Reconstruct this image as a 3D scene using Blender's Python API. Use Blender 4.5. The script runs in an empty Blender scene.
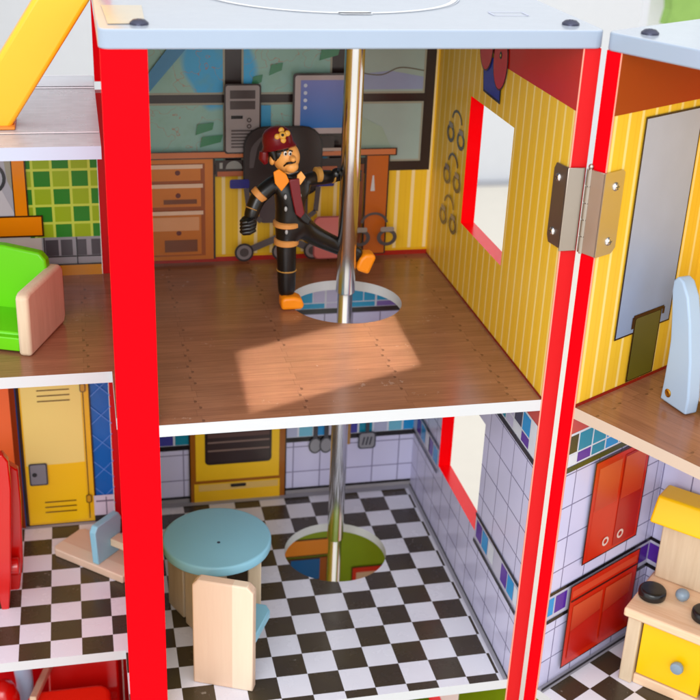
import bpy, bmesh, math, random
from mathutils import Vector, Matrix, Euler
random.seed(7)
S = 0.1                      # everything below is laid out in decimetres; scaled to metres at the end
PI = math.pi
C = bpy.context.scene.collection
# ------------------------------------------------------------------ main measures (dm)
W, D = 3.0, 3.366            # room width / depth
H1, H2 = -2.8, 2.743         # kitchen floor, roof underside
G = -5.6                     # ground storey floor
ST = 0.098                   # shelf thickness
TW = 0.13                    # wall thickness
RT = 0.129
WO = Vector((3.15, -0.05, 0)); WA = math.radians(61.5)
MW = Matrix.Translation(WO) @ Matrix.Rotation(-WA, 4, 'Z')     # hinged wing frame
I4 = Matrix.Identity(4)
CAM = Vector((-0.44997, -7.79899, 4.22562)); CE = (1.13856227, -0.03995834, -0.21719071); FPX = 1185.37
_R = Euler(CE, 'XYZ').to_matrix()
def ray(u, v): return _R @ Vector(((u-350)/FPX, -(v-350)/FPX, -1))
def on(u, v, axis, val):     # measured point of the photo on a plane x/y/z = val
    d = ray(u, v); i = 'xyz'.index(axis); return CAM + d*((val-CAM[i])/d[i])

# ------------------------------------------------------------------ materials
def lin(c):
    c = c/255.0
    return c/12.92 if c <= 0.04045 else ((c+0.055)/1.055)**2.4
def col(r, g, b): return (lin(r), lin(g), lin(b), 1)
MATS = {}
class NT:
    def __init__(s, name):
        s.m = bpy.data.materials.new(name); s.m.use_nodes = True
        s.t = s.m.node_tree; s.b = s.t.nodes['Principled BSDF']
    def n(s, typ, **kw):
        x = s.t.nodes.new(typ)
        for k, v in kw.items(): setattr(x, k, v)
        return x
    def l(s, a, b): s.t.links.new(a, b)
    def val(s, x, sock):
        if isinstance(x, (int, float)): sock.default_value = x
        elif isinstance(x, tuple): sock.default_value = x
        else: s.l(x, sock)
    def m_(s, op, a, b=None, c=None):
        x = s.n('ShaderNodeMath', operation=op); s.val(a, x.inputs[0])
        if b is not None: s.val(b, x.inputs[1])
        if c is not None: s.val(c, x.inputs[2])
        return x.outputs[0]
    def mix(s, f, a, b, blend='MIX'):
        x = s.n('ShaderNodeMix', data_type='RGBA', blend_type=blend)
        s.val(f, x.inputs[0]); s.val(a, x.inputs[6]); s.val(b, x.inputs[7]); return x.outputs[2]
    def uv(s):
        x = s.n('ShaderNodeUVMap', uv_map='UVMap'); y = s.n('ShaderNodeSeparateXYZ'); s.l(x.outputs[0], y.inputs[0])
        return x.outputs[0], y.outputs[0], y.outputs[1]
    def noise(s, vec, scale, detail=3, rough=0.5, sc=(1, 1, 1)):
        mp = s.n('ShaderNodeMapping'); s.l(vec, mp.inputs[0]); mp.inputs['Scale'].default_value = sc
        x = s.n('ShaderNodeTexNoise'); s.l(mp.outputs[0], x.inputs['Vector']); x.inputs['Scale'].default_value = scale
        x.inputs['Detail'].default_value = detail; x.inputs['Roughness'].default_value = rough
        return x.outputs[0]
    def obj(s):
        tc = s.n('ShaderNodeTexCoord'); mp = s.n('ShaderNodeMapping'); s.l(tc.outputs['Object'], mp.inputs[0])
        mp.inputs['Scale'].default_value = (1/S,)*3; return mp.outputs[0]
    def vary(s, c, amt, scale=2.5):
        o = s.obj(); n = s.noise(o, scale, 5, 0.6)
        k = s.m_('MULTIPLY_ADD', n, 2*amt, 1-amt)
        x = s.n('ShaderNodeVectorMath', operation='SCALE'); s.val(c[:3] if isinstance(c, tuple) else c, x.inputs[0]); s.l(k, x.inputs['Scale']); return x.outputs[0]
    def rough(s, base, amt=0.1, scale=6):
        n = s.noise(s.obj(), scale, 4); s.l(s.m_('MULTIPLY_ADD', n, 2*amt, base-amt), s.b.inputs['Roughness'])
    def bump(s, h, dist=0.0003, st=0.3):
        b = s.n('ShaderNodeBump'); b.inputs['Strength'].default_value = st; b.inputs['Distance'].default_value = dist
        s.l(h, b.inputs['Height']); s.l(b.outputs[0], s.b.inputs['Normal'])
    def scuff(s, c, amt=0.12):
        o = s.obj(); a = s.noise(o, 9, 6, 0.75, (1, 1, 1)); b = s.noise(o, 2.0, 2)
        k = s.m_('MULTIPLY', s.m_('GREATER_THAN', s.m_('ADD', a, s.m_('MULTIPLY', b, 0.25)), 0.80), amt)
        return s.mix(k, c, col(225, 215, 205))
    def done(s, c=None, rough=0.4, spec=0.4, coat=0, metal=0):
        if c is not None: s.val(c, s.b.inputs['Base Color'])
        if not s.b.inputs['Roughness'].is_linked: s.b.inputs['Roughness'].default_value = rough
        s.b.inputs['Specular IOR Level'].default_value = spec; s.b.inputs['Coat Weight'].default_value = coat
        s.b.inputs['Coat Roughness'].default_value = 0.08
        s.b.inputs['Metallic'].default_value = metal; MATS[s.m.name] = s.m; return s.m
def paint(name, r, g, b, rough=0.4, spec=0.4, amt=0.05, coat=0, metal=0, bump=0.15):
    t = NT(name); c = t.vary(col(r, g, b), amt); t.rough(rough, 0.06)
    if bump: t.bump(t.noise(t.obj(), 30, 3), 0.0002, bump)
    return t.done(c, rough, spec, coat, metal)
def flat(r, g, b):           # printed ink colour
    k = 'ink_%d_%d_%d' % (r, g, b)
    if k in MATS: return MATS[k]
    t = NT(k); c = t.vary(col(r, g, b), 0.07, 5); t.rough(0.24, 0.06); return t.done(c, 0.24, 0.45)
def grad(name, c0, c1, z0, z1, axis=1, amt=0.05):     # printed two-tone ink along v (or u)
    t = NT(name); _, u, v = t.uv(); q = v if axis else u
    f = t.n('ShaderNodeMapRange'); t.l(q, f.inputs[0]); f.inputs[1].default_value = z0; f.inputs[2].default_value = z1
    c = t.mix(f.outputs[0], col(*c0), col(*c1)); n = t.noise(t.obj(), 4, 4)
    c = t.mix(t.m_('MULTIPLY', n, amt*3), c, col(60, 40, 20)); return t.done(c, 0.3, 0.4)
def wood(name, c1, c2, scale=1.0, along='z', rough=0.5):
    t = NT(name); o = t.obj(); st = {'x': (0.25, 3, 3), 'y': (3, 0.25, 3), 'z': (3, 3, 0.25)}[along]
    n = t.noise(o, 2.2*scale, 6, 0.65, st); n2 = t.noise(o, 14*scale, 3, 0.5, st)
    f = t.m_('MULTIPLY_ADD', n2, 0.35, t.m_('MULTIPLY', n, 0.8))
    r = t.n('ShaderNodeValToRGB'); t.l(f, r.inputs[0]); r.color_ramp.elements[0].position = 0.35; r.color_ramp.elements[1].position = 0.75
    r.color_ramp.elements[0].color = col(*c1); r.color_ramp.elements[1].color = col(*c2)
    t.bump(n2, 0.0002, 0.25); return t.done(r.outputs[0], rough, 0.3)
def stripe_mask(t, q, period, width, off=0.0):
    x = t.m_('FRACT', t.m_('DIVIDE', t.m_('ADD', q, 100*period-off), period)); return t.m_('LESS_THAN', x, width/period)

RED = paint('red_lacquer', 216, 0, 14, 0.55, 0.04, 0.02)
REDD = paint('red_edge', 198, 0, 10, 0.45, 0.3, 0.04)
PINK = paint('red_reveal', 236, 0, 8, 0.22, 0.5, 0.02)
WHITE = paint('white_edge', 192, 194, 197, 0.45, 0.35, 0.03)
ROOFM = paint('pale_blue_lacquer', 148, 162, 181, 0.14, 0.5, 0.03)
ROOFT = paint('white_roof_print', 174, 182, 193, 0.16, 0.6, 0.03)
def mk_yellow(name, w, off, cy=(236, 190, 52), cs=(246, 220, 146)):
    t = NT(name); _, u, v = t.uv(); m = stripe_mask(t, u, 0.16, w, off)
    n = t.noise(t.obj(), 3, 4); base = t.mix(t.m_('MULTIPLY', n, 0.2), col(*cy), col(216, 156, 12))
    m2 = stripe_mask(t, u, 0.08, 0.012, off+0.02); base = t.mix(t.m_('MULTIPLY', m2, 0.25), base, col(220, 160, 16))
    t.rough(0.36); return t.done(t.mix(t.m_('MULTIPLY', m, 0.8), base, col(*cs)), 0.35, 0.35)
YEL = mk_yellow('yellow_striped_print', 0.03, 0.02)
YELB = mk_yellow('yellow_wide_stripe_print', 0.034, 0.07, (236, 190, 44), (246, 222, 170))
def mk_tiles():
    t = NT('lilac_tile_print'); _, u, v = t.uv()
    m = t.m_('MAXIMUM', stripe_mask(t, u, 0.30, 0.012, 0.135), stripe_mask(t, v, 0.315, 0.012, -0.005))
    cell = t.n('ShaderNodeTexWhiteNoise', noise_dimensions='2D'); cb = t.n('ShaderNodeCombineXYZ')
    t.l(t.m_('FLOOR', t.m_('DIVIDE', t.m_('ADD', u, 29.865), 0.30)), cb.inputs[0]); t.l(t.m_('FLOOR', t.m_('DIVIDE', t.m_('ADD', v, 31.505), 0.315)), cb.inputs[1])
    t.l(cb.outputs[0], cell.inputs['Vector'])
    n = t.noise(t.obj(), 1.6, 3)
    c = t.mix(t.m_('MULTIPLY_ADD', cell.outputs[0], 0.3, t.m_('MULTIPLY', n, 0.5)), col(206, 205, 234), col(190, 187, 222))
    t.rough(0.2, 0.05); return t.done(t.mix(m, c, col(120, 116, 150)), 0.2, 0.5)
TILE = mk_tiles()
def mk_checker():
    t = NT('checker_floor_print'); _, u, v = t.uv(); T = 0.2775
    fu = t.m_('FLOOR', t.m_('DIVIDE', t.m_('ADD', u, 40*T-0.145), T)); fv = t.m_('FLOOR', t.m_('DIVIDE', t.m_('ADD', v, 40*T-0.098), T))
    k = t.m_('MODULO', t.m_('ADD', fu, fv), 2.0); k = t.m_('GREATER_THAN', k, 0.5)
    n = t.noise(t.obj(), 1.3, 3)
    dark = t.mix(n, col(48, 42, 46), col(74, 62, 32)); lt = t.mix(t.noise(t.obj(), 2, 4), col(222, 223, 232), col(206, 204, 216))
    t.rough(0.26, 0.08); return t.done(t.scuff(t.mix(k, dark, lt), 0.2), 0.22, 0.45)
CHK = mk_checker()
def mk_floor():
    t = NT('plank_floor_print'); vec, u, v = t.uv(); ph = 0.105
    row = t.m_('FLOOR', t.m_('DIVIDE', v, ph)); fr = t.m_('FRACT', t.m_('DIVIDE', v, ph))
    wr = t.n('ShaderNodeTexWhiteNoise', noise_dimensions='1D'); t.l(row, wr.inputs['W'])
    sh = t.m_('MULTIPLY', t.m_('MODULO', t.m_('ADD', row, 400.0), 2.0), 0.03)
    uu = t.m_('ADD', t.m_('ADD', u, sh), 50.52); seg = t.m_('FLOOR', t.m_('DIVIDE', uu, 0.82)); fu = t.m_('FRACT', t.m_('DIVIDE', uu, 0.82))
    ws = t.n('ShaderNodeTexWhiteNoise', noise_dimensions='2D'); cb = t.n('ShaderNodeCombineXYZ'); t.l(row, cb.inputs[0]); t.l(seg, cb.inputs[1]); t.l(cb.outputs[0], ws.inputs['Vector'])
    n = t.noise(vec, 5, 6, 0.65, (0.5, 7, 1)); n2 = t.noise(vec, 1.2, 3)
    f = t.m_('ADD', t.m_('MULTIPLY', n, 0.75), t.m_('ADD', t.m_('MULTIPLY', ws.outputs[0], 0.16), t.m_('MULTIPLY', n2, 0.3)))
    r = t.n('ShaderNodeValToRGB'); t.l(f, r.inputs[0]); r.color_ramp.elements[0].position = 0.3; r.color_ramp.elements[1].position = 0.95
    r.color_ramp.elements[0].color = col(120, 76, 52); r.color_ramp.elements[1].color = col(166, 114, 84)
    seam = t.m_('LESS_THAN', fr, 0.10); sm2 = t.m_('LESS_THAN', fu, 0.008)
    # little knot at each board end
    du = t.m_('MULTIPLY', t.m_('SUBTRACT', fu, 0.012), 9.0); dv = t.m_('MULTIPLY', t.m_('SUBTRACT', fr, 0.3), 0.8)
    d2 = t.m_('ADD', t.m_('MULTIPLY', du, du), t.m_('MULTIPLY', dv, dv)); kn = t.m_('MULTIPLY', t.m_('LESS_THAN', d2, 0.022), t.m_('GREATER_THAN', ws.outputs[0], 0.45))
    c = t.mix(t.m_('MULTIPLY', seam, 0.14), r.outputs[0], col(60, 26, 10))
    c = t.mix(t.m_('MULTIPLY', t.m_('MAXIMUM', t.m_('MULTIPLY', sm2, 0.35), kn), 0.5), c, col(44, 18, 8))
    t.rough(0.22, 0.08, 3); return t.done(t.scuff(c, 0.15), 0.22, 0.5)
WOODF = mk_floor()
def mk_terrace():
    t = NT('grey_brick_print'); vec, u, v = t.uv(); b = t.n('ShaderNodeTexBrick'); t.l(vec, b.inputs[0]); b.inputs['Scale'].default_value = 5
    b.inputs['Color1'].default_value = col(180, 182, 188); b.inputs['Color2'].default_value = col(166, 168, 174); b.inputs['Mortar'].default_value = col(180, 175, 182); b.inputs['Mortar Size'].default_value = 0.02
    n = t.noise(t.obj(), 12, 5); t.rough(0.3); return t.done(t.mix(t.m_('MULTIPLY', n, 0.3), b.outputs[0], col(150, 140, 135)), 0.3, 0.4)
TERR = mk_terrace()
def mk_green():
    t = NT('green_tile_print'); _, u, v = t.uv(); T = 0.172
    a = t.m_('DIVIDE', t.m_('ADD', u, 10.32+0.06), T); b = t.m_('DIVIDE', t.m_('ADD', v, 10.32-1.03), T)
    k = t.m_('GREATER_THAN', t.m_('MODULO', t.m_('ADD', t.m_('FLOOR', a), t.m_('FLOOR', b)), 2.0), 0.5)
    g = t.m_('MAXIMUM', t.m_('LESS_THAN', t.m_('FRACT', a), 0.14), t.m_('LESS_THAN', t.m_('FRACT', b), 0.14))
    c = t.mix(k, col(40, 132, 30), col(152, 184, 22)); return t.done(t.mix(g, c, col(198, 220, 80)), 0.35, 0.35)
GREENT = mk_green()
GREENW = flat(128, 148, 18)
PINE = wood('pine', (194, 170, 140), (214, 194, 166), 1.0, 'z'); PINEX = wood('pine_lengthways', (214, 172, 134), (238, 208, 176), 1.0, 'x')
def mk_pine2():
    t = NT('glued_pine'); vec, u, v = t.uv(); o = t.obj(); st = (3, 3, 0.25)
    n = t.noise(o, 2.2, 6, 0.65, st); n2 = t.noise(o, 14, 3, 0.5, st); f = t.m_('MULTIPLY_ADD', n2, 0.35, t.m_('MULTIPLY', n, 0.8))
    k = t.m_('GREATER_THAN', u, 0.085); a_ = t.mix(f, col(200, 166, 142), col(214, 186, 162)); b_ = t.mix(f, col(212, 188, 164), col(222, 204, 182))
    t.bump(n2, 0.0002, 0.25); return t.done(t.mix(k, a_, b_), 0.5, 0.3)
PINE2 = mk_pine2()
BLUE = paint('sky_blue_lacquer', 134, 188, 208, 0.34, 0.45, 0.03)
LIME = paint('lime_lacquer', 100, 200, 8, 0.38, 0.4, 0.03)
YLW = paint('yellow_lacquer', 238, 188, 0, 0.36, 0.4, 0.03)
YBAR = paint('yellow_bar_lacquer', 246, 178, 34, 0.3, 0.4, 0.03)
GREY = paint('grey_blue_lacquer', 160, 182, 208, 0.36, 0.4, 0.03)
BLACKP = paint('black_lacquer', 22, 23, 24, 0.25, 0.5, 0.05)
KNOB = paint('grey_knob', 128, 146, 162, 0.35, 0.5)
REDT = paint('red_toy', 194, 14, 8, 0.2, 0.6, 0.04)
DARK = paint('charcoal', 34, 30, 30, 0.5, 0.3)
CHROME = paint('chrome', 226, 227, 230, 0.19, 0.5, 0.03, 0, 1.0, 0.05)
STEEL = paint('brushed_steel', 176, 166, 156, 0.3, 0.5, 0.05, 0, 1.0)
SCREW = paint('screw_metal', 220, 220, 225, 0.18, 0.5, 0.03, 0, 1.0)
BOLT = paint('dark_bolt', 70, 72, 90, 0.35, 0.5, 0.05, 0, 0.7)
UNI = paint('black_vinyl', 16, 15, 16, 0.32, 0.5, 0.1)
SKIN = paint('peach_vinyl', 240, 168, 88, 0.42, 0.4, 0.04)
BOOT = paint('orange_vinyl', 240, 138, 12, 0.4, 0.4, 0.03)
TAN = paint('tan_vinyl', 206, 140, 74, 0.45, 0.3, 0.06)
GOLD = paint('gold_paint', 176, 128, 60, 0.4, 0.4, 0.06)
CREST = paint('old_gold', 214, 156, 56, 0.4, 0.4, 0.1)
MAR = paint('maroon_vinyl', 110, 8, 22, 0.3, 0.45, 0.06)
HAIR = paint('black_hair', 18, 12, 12, 0.4, 0.4)
SILV = paint('silver_paint', 170, 170, 172, 0.35, 0.5)
CREAM = paint('cream_tabletop', 218, 212, 200, 0.5, 0.2, 0.04)
WALLM = paint('backdrop_paint', 214, 217, 222, 0.7, 0.1, 0.03)

# ------------------------------------------------------------------ mesh helper
class MB:
    def __init__(s, fr=None): s.v = []; s.f = []; s.fr = fr or I4; s.mats = []
    def mi(s, m):
        if m not in s.mats: s.mats.append(m)
        return s.mats.index(m)
    def poly(s, pts, mat, smooth=False, M=None):
        T = M or s.fr; p = [Vector(q) for q in pts]; n = Vector((0, 0, 0))
        for i in range(len(p)): n += (p[i]-p[0]).cross(p[(i+1) % len(p)]-p[0])
        a = [abs(c) for c in n]; k = a.index(max(a)); ax = [(1, 2), (0, 2), (0, 1)][k]
        b = len(s.v); s.v += [T @ q for q in p]
        s.f.append((list(range(b, b+len(p))), s.mi(mat), [(q[ax[0]], q[ax[1]]) for q in p], smooth)); return s
    def grid(s, V, F, mat, smooth=True, M=None):          # shared vertices
        T = M or s.fr; b = len(s.v); s.v += [T @ Vector(q) for q in V]; i = s.mi(mat)
        for f in F: s.f.append(([b+k for k in f], i, [(V[k][0]+V[k][1], V[k][2]) for k in f], smooth))
        return s
    def box(s, x0, x1, y0, y1, z0, z1, mat, skip=(), M=None, **over):
        if x1 < x0: x0, x1 = x1, x0
        if y1 < y0: y0, y1 = y1, y0
        if z1 < z0: z0, z1 = z1, z0
        V = [(x0, y0, z0), (x1, y0, z0), (x1, y1, z0), (x0, y1, z0), (x0, y0, z1), (x1, y0, z1), (x1, y1, z1), (x0, y1, z1)]
        for k, f in dict(nz=(0, 3, 2, 1), pz=(4, 5, 6, 7), ny=(0, 1, 5, 4), px=(1, 2, 6, 5), py=(2, 3, 7, 6), nx=(3, 0, 4, 7)).items():
            if k not in skip: s.poly([V[i] for i in f], over.get(k, mat), M=M)
        return s
    def prism(s, pts, axis, d0, d1, mat, side=None, M=None, smooth=False):   # 2-D outline extruded along axis
        def P(a, b, d): return {'x': (d, a, b), 'y': (a, d, b), 'z': (a, b, d)}[axis]
        A = [P(a, b, d0) for a, b in pts]; B = [P(a, b, d1) for a, b in pts]; n = len(pts)
        s.poly(A[::-1], mat, M=M); s.poly(B, mat, M=M)
        for i in range(n): j = (i+1) % n; s.poly([A[i], A[j], B[j], B[i]], side or mat, smooth, M=M)
        return s
    def tube(s, path, rad, mat, seg=14, caps=True, M=None, flatten=None):
        P = [Vector(p) for p in path]; R = rad if isinstance(rad, (list, tuple)) else [rad]*len(P); V = []; F = []; up = None
        for i, p in enumerate(P):
            d = (P[min(i+1, len(P)-1)]-P[max(i-1, 0)]).normalized()
            if up is None: up = d.orthogonal().normalized()
            a = (up - d*up.dot(d)).normalized(); up = a; b = d.cross(a)
            for k in range(seg):
                t = 2*PI*k/seg; V.append(tuple(p+(a*math.cos(t)+b*math.sin(t))*R[i]))
        for i in range(len(P)-1):
            for k in range(seg): F.append((i*seg+k, i*seg+(k+1) % seg, (i+1)*seg+(k+1) % seg, (i+1)*seg+k))
        if caps: F.append(tuple(range(seg))[::-1]); F.append(tuple((len(P)-1)*seg+k for k in range(seg)))
        return s.grid(V, F, mat, True, M)
    def lathe(s, prof, mat, c=(0, 0, 0), seg=32, M=None, axis='z'):
        V = []; F = []; n = len(prof)
        for r, z in prof:
            for k in range(seg):
                t = 2*PI*k/seg; q = (r*math.cos(t), r*math.sin(t), z)
                if axis == 'y': q = (q[0], z, q[1])
                if axis == 'x': q = (z, q[0], q[1])
                V.append((q[0]+c[0], q[1]+c[1], q[2]+c[2]))
        for i in range(n-1):
            for k in range(seg): F.append((i*seg+k, i*seg+(k+1) % seg, (i+1)*seg+(k+1) % seg, (i+1)*seg+k))
        F.append(tuple(range(seg))[::-1]); F.append(tuple((n-1)*seg+k for k in range(seg)))
        return s.grid(V, F, mat, True, M)
    def ball(s, c, r, mat, seg=20, rings=12, M=None, clip=None):
        if isinstance(r, (int, float)): r = (r, r, r)
        V = []; F = []
        lo, hi = (0, PI) if clip is None else clip
        for i in range(rings+1):
            a = lo+(hi-lo)*i/rings
            a = min(max(a, 1e-3), PI-1e-3)
            for k in range(seg):
                t = 2*PI*k/seg; V.append((c[0]+r[0]*math.sin(a)*math.cos(t), c[1]+r[1]*math.sin(a)*math.sin(t), c[2]+r[2]*math.cos(a)))
        for i in range(rings):
            for k in range(seg): F.append((i*seg+k, (i+1)*seg+k, (i+1)*seg+(k+1) % seg, i*seg+(k+1) % seg))
        F.append(tuple(range(seg))); F.append(tuple(rings*seg+k for k in range(seg))[::-1])
        return s.grid(V, F, mat, True, M)
    def build(s, name, parent=None, bevel=0, local=False, seg=2, autosmooth=True, **props):
        me = bpy.data.meshes.new(name); inv = I4
        if parent is not None and not local: inv = world_of(parent).inverted()
        me.from_pydata([tuple(inv @ v) for v in s.v], [], [f[0] for f in s.f])
        for m in s.mats: me.materials.append(m)
        uvl = me.uv_layers.new(name='UVMap'); li = 0
        for p, f in zip(me.polygons, s.f):
            p.material_index = f[1]; p.use_smooth = f[3]
            for k in range(len(f[0])): uvl.data[li].uv = f[2][k]; li += 1
        bm = bmesh.new(); bm.from_mesh(me)
        if bevel: bmesh.ops.remove_doubles(bm, verts=bm.verts, dist=1e-4)
        bmesh.ops.recalc_face_normals(bm, faces=bm.faces) if bevel else None
        bm.to_mesh(me); bm.free(); me.update()
        o = bpy.data.objects.new(name, me); C.objects.link(o)
        if parent is not None: o.parent = parent
        if bevel:
            b = o.modifiers.new('bevel', 'BEVEL'); b.width = bevel*S; b.segments = seg; b.limit_method = 'ANGLE'; b.angle_limit = math.radians(40)
            for p in me.polygons: p.use_smooth = True
            me.set_sharp_from_angle(angle=math.radians(35)) if hasattr(me, 'set_sharp_from_angle') else None
            b.harden_normals = False
        elif any(f[3] for f in s.f):
            me.set_sharp_from_angle(angle=math.radians(45))
        for k, v in props.items(): o[k] = v
        return o
def world_of(o):
    M = o.matrix_basis.copy()
    while o.parent is not None: o = o.parent; M = o.matrix_basis @ M
    return M
def thing(name, label, cat, loc=(0, 0, 0), rz=0, group=None):
    o = bpy.data.objects.new(name, None); C.objects.link(o); o.location = loc; o.rotation_euler = (0, 0, rz); o.empty_display_size = 0.02
    o['label'] = label; o['category'] = cat
    if group: o['group'] = group
    return o

# --- printed artwork: thin ink shapes laid on a wall. plane: axis 'x' or 'y' at position val, facing sign
class Art:
    def __init__(s, axis, val, sign=-1, fr=None): s.ax = axis; s.val = val; s.sg = sign; s.mb = MB(fr); s.k = 0
    def P(s, a, b, layer):
        d = s.val + s.sg*(0.003+0.0016*layer)
        return {'x': (d, a, b), 'y': (a, d, b), 'z': (a, b, d)}[s.ax]
    def poly(s, pts, m, L=None):
        if L is None: s.k += 1; L = s.k
        ar = sum(pts[i][0]*pts[(i+1) % len(pts)][1]-pts[(i+1) % len(pts)][0]*pts[i][1] for i in range(len(pts)))
        s.mb.poly([s.P(a, b, L) for a, b in pts], m); return s
    def rect(s, a0, a1, b0, b1, m, L=None): return s.poly([(a0, b0), (a1, b0), (a1, b1), (a0, b1)], m, L)
    def frame(s, a0, a1, b0, b1, m, line, w=0.012, L=None):
        s.rect(a0, a1, b0, b1, line); return s.rect(a0+w, a1-w, b0+w, b1-w, m)
    def disc(s, a, b, r, m, L=None, rb=None, n=28, t0=0, t1=2*PI):
        return s.poly([(a+r*math.cos(t0+(t1-t0)*k/n), b+(rb or r)*math.sin(t0+(t1-t0)*k/n)) for k in range(n + (0 if t1-t0 > 6.2 else 1))], m, L)
    def rrect(s, a0, a1, b0, b1, r, m, L=None):
        pts = []
        for cx, cy, t in ((a1-r, b1-r, 0), (a0+r, b1-r, PI/2), (a0+r, b0+r, PI), (a1-r, b0+r, 1.5*PI)):
            for k in range(6): q = t+PI/2*k/5; pts.append((cx+r*math.cos(q), cy+r*math.sin(q)))
        return s.poly(pts, m, L)
    def line(s, pts, w, m, L=None):
        if L is None: s.k += 1; L = s.k
        for (a, b), (c, d) in zip(pts, pts[1:]):
            l = math.hypot(c-a, d-b) or 1; nx, ny = -(d-b)/l*w/2, (c-a)/l*w/2
            s.mb.poly([s.P(a+nx, b+ny, L), s.P(c+nx, d+ny, L), s.P(c-nx, d-ny, L), s.P(a-nx, b-ny, L)], m)
        return s
    def ring(s, a, b, r0, r1, m, t0=0, t1=2*PI, n=26, sa=1.0):
        s.k += 1
        for k in range(n):
            p, q = t0+(t1-t0)*k/n, t0+(t1-t0)*(k+1)/n
            s.mb.poly([s.P(a+sa*r0*math.cos(p), b+r0*math.sin(p), s.k), s.P(a+sa*r1*math.cos(p), b+r1*math.sin(p), s.k), s.P(a+sa*r1*math.cos(q), b+r1*math.sin(q), s.k), s.P(a+sa*r0*math.cos(q), b+r0*math.sin(q), s.k)], m)
        return s
    def done(s, name, parent, **kw): return s.mb.build(name, parent, **kw)
def curve(pts, n=8):         # Catmull-Rom through points
    out = []; P = [pts[0]]+list(pts)+[pts[-1]]
    for i in range(1, len(P)-2):
        for k in range(n):
            t = k/n; out.append(tuple(0.5*((2*P[i][j])+(-P[i-1][j]+P[i+1][j])*t+(2*P[i-1][j]-5*P[i][j]+4*P[i+1][j]-P[i+2][j])*t*t+(-P[i-1][j]+3*P[i][j]-3*P[i+1][j]+P[i+2][j])*t**3) for j in range(len(pts[0]))))
    out.append(tuple(pts[-1])); return out

# slab with round pole hole
HX, HY, HR = 1.885, 2.19, 0.525
def holed_slab(mb, x0, x1, y0, y1, z0, z1, top, edge, cx=HX, cy=HY, r=HR, n=72):
    ang = sorted([2*PI*k/n for k in range(n)]+[math.atan2(y-cy, x-cx) % (2*PI) for x in (x0, x1) for y in (y0, y1)])
    def outer(t):
        c, s_ = math.cos(t), math.sin(t); k = min([q for q in (((x1 if c > 0 else x0)-cx)/c if abs(c) > 1e-9 else 1e9, ((y1 if s_ > 0 else y0)-cy)/s_ if abs(s_) > 1e-9 else 1e9)])
        return cx+c*k, cy+s_*k
    for i in range(len(ang)):
        a, b = ang[i], ang[(i+1) % len(ang)]
        if abs(a-b) < 1e-6: continue
        oa, ob = outer(a), outer(b); ia, ib = (cx+r*math.cos(a), cy+r*math.sin(a)), (cx+r*math.cos(b), cy+r*math.sin(b))
        mb.poly([(*ia, z1), (*oa, z1), (*ob, z1), (*ib, z1)], top); mb.poly([(*ia, z0), (*ib, z0), (*ob, z0), (*oa, z0)], edge)
        mb.poly([(*ia, z0), (*ia, z1), (*ib, z1), (*ib, z0)], edge, True); mb.poly([(*oa, z1), (*oa, z0), (*ob, z0), (*ob, z1)], edge)

# ================================================================== MAIN PLAYHOUSE
house = thing('playhouse', 'red wooden toy fire station with wood, checkered and roof levels around a pole', 'playhouse', (1.5, 1.6, G))
# ---- left side wall with its wide red front post
mb = MB(); mb.box(-0.3, 0, 0, 0.15, G, H2, RED); mb.box(-0.12, 0, 0.15, D, G, H2, RED, skip=('ny',), px=YEL)
mb.build('side_wall', house, bevel=0.008)
mb = MB(); mb.box(-0.3, -0.12, 3.165, 3.165+TW, 1.852, 3.3, RED, nx=WHITE); mb.box(-0.31, -0.12, 3.158, 3.165+TW, G, 1.75, REDD); mb.build('rear_post', house)
# ---- right side wall with two window openings
def side_wall(x0, x1, ylen, zlo, zhi, wins, face, far=RED):
    mb = MB(); zs = sorted({zlo, zhi}|{w[2] for w in wins}|{w[3] for w in wins}); 
    return mb
WINS = [(1.188, 2.335, 0.682, 1.88), (1.165, 2.40, -2.0, -0.85), (1.165, 2.40, -4.8, -3.6)]
mb = MB(); X1 = W+TW
zcuts = [(G, -4.8), (-4.8, -3.6), (-3.6, -2.8), (-2.8, -2.0), (-2.0, -0.85), (-0.85, -0.0), (0, 0.682), (0.682, 1.88), (1.88, H2)]
def facem(z): return GREENW if z < -2.8 else TILE if z < 0 else YEL
for za, zb in zcuts:
    w = [q for q in WINS if abs(q[2]-za) < 1e-6]; fm = facem((za+zb)/2)
    spans = [(0, D+0.1)] if not w else [(0, w[0][0]), (w[0][1], D+0.1)]
    for a, b in spans:
        mb.poly([(W, a, za), (W, b, za), (W, b, zb), (W, a, zb)], fm)
        mb.poly([(X1, a, za), (X1, b, za), (X1, b, zb), (X1, a, zb)], RED)
    mb.poly([(W, 0, za), (X1, 0, za), (X1, 0, zb), (W, 0, zb)], REDD)
    mb.poly([(W, D+.1, za), (X1, D+.1, za), (X1, D+.1, zb), (W, D+.1, zb)], RED)
for y0, y1, z0, z1 in WINS:
    mb.poly([(W, y0, z0), (X1, y0, z0), (X1, y1, z0), (W, y1, z0)], PINK); mb.poly([(W, y0, z1), (X1, y0, z1), (X1, y1, z1), (W, y1, z1)], PINK)
    mb.poly([(W, y1, z0), (X1, y1, z0), (X1, y1, z1), (W, y1, z1)], PINK); mb.poly([(W, y0, z0), (X1, y0, z0), (X1, y0, z1), (W, y0, z1)], PINK)
mb.poly([(W, 0, H2), (X1, 0, H2), (X1, D+.1, H2), (W, D+.1, H2)], RED)
rw = mb.build('side_wall', house)
# pale worn line along the front edge
PALE = paint('worn_edge', 240, 150, 130, 0.5, 0.3)
mb = MB(); mb.box(W-0.004, W+0.006, -0.003, 0.006, G, H2, PALE); mb.build('edge_trim', rw)
# skirting lines on side wall
a = Art('x', W); INK = flat(26, 22, 26); a.rect(0.0, D, 0.0, 0.022, flat(130, 20, 10)); a.done('skirting_print', rw); a = Art('x', W); a.rect(0.0, D, -2.8, -2.775, INK)
a.done('skirting_print', rw)
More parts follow.
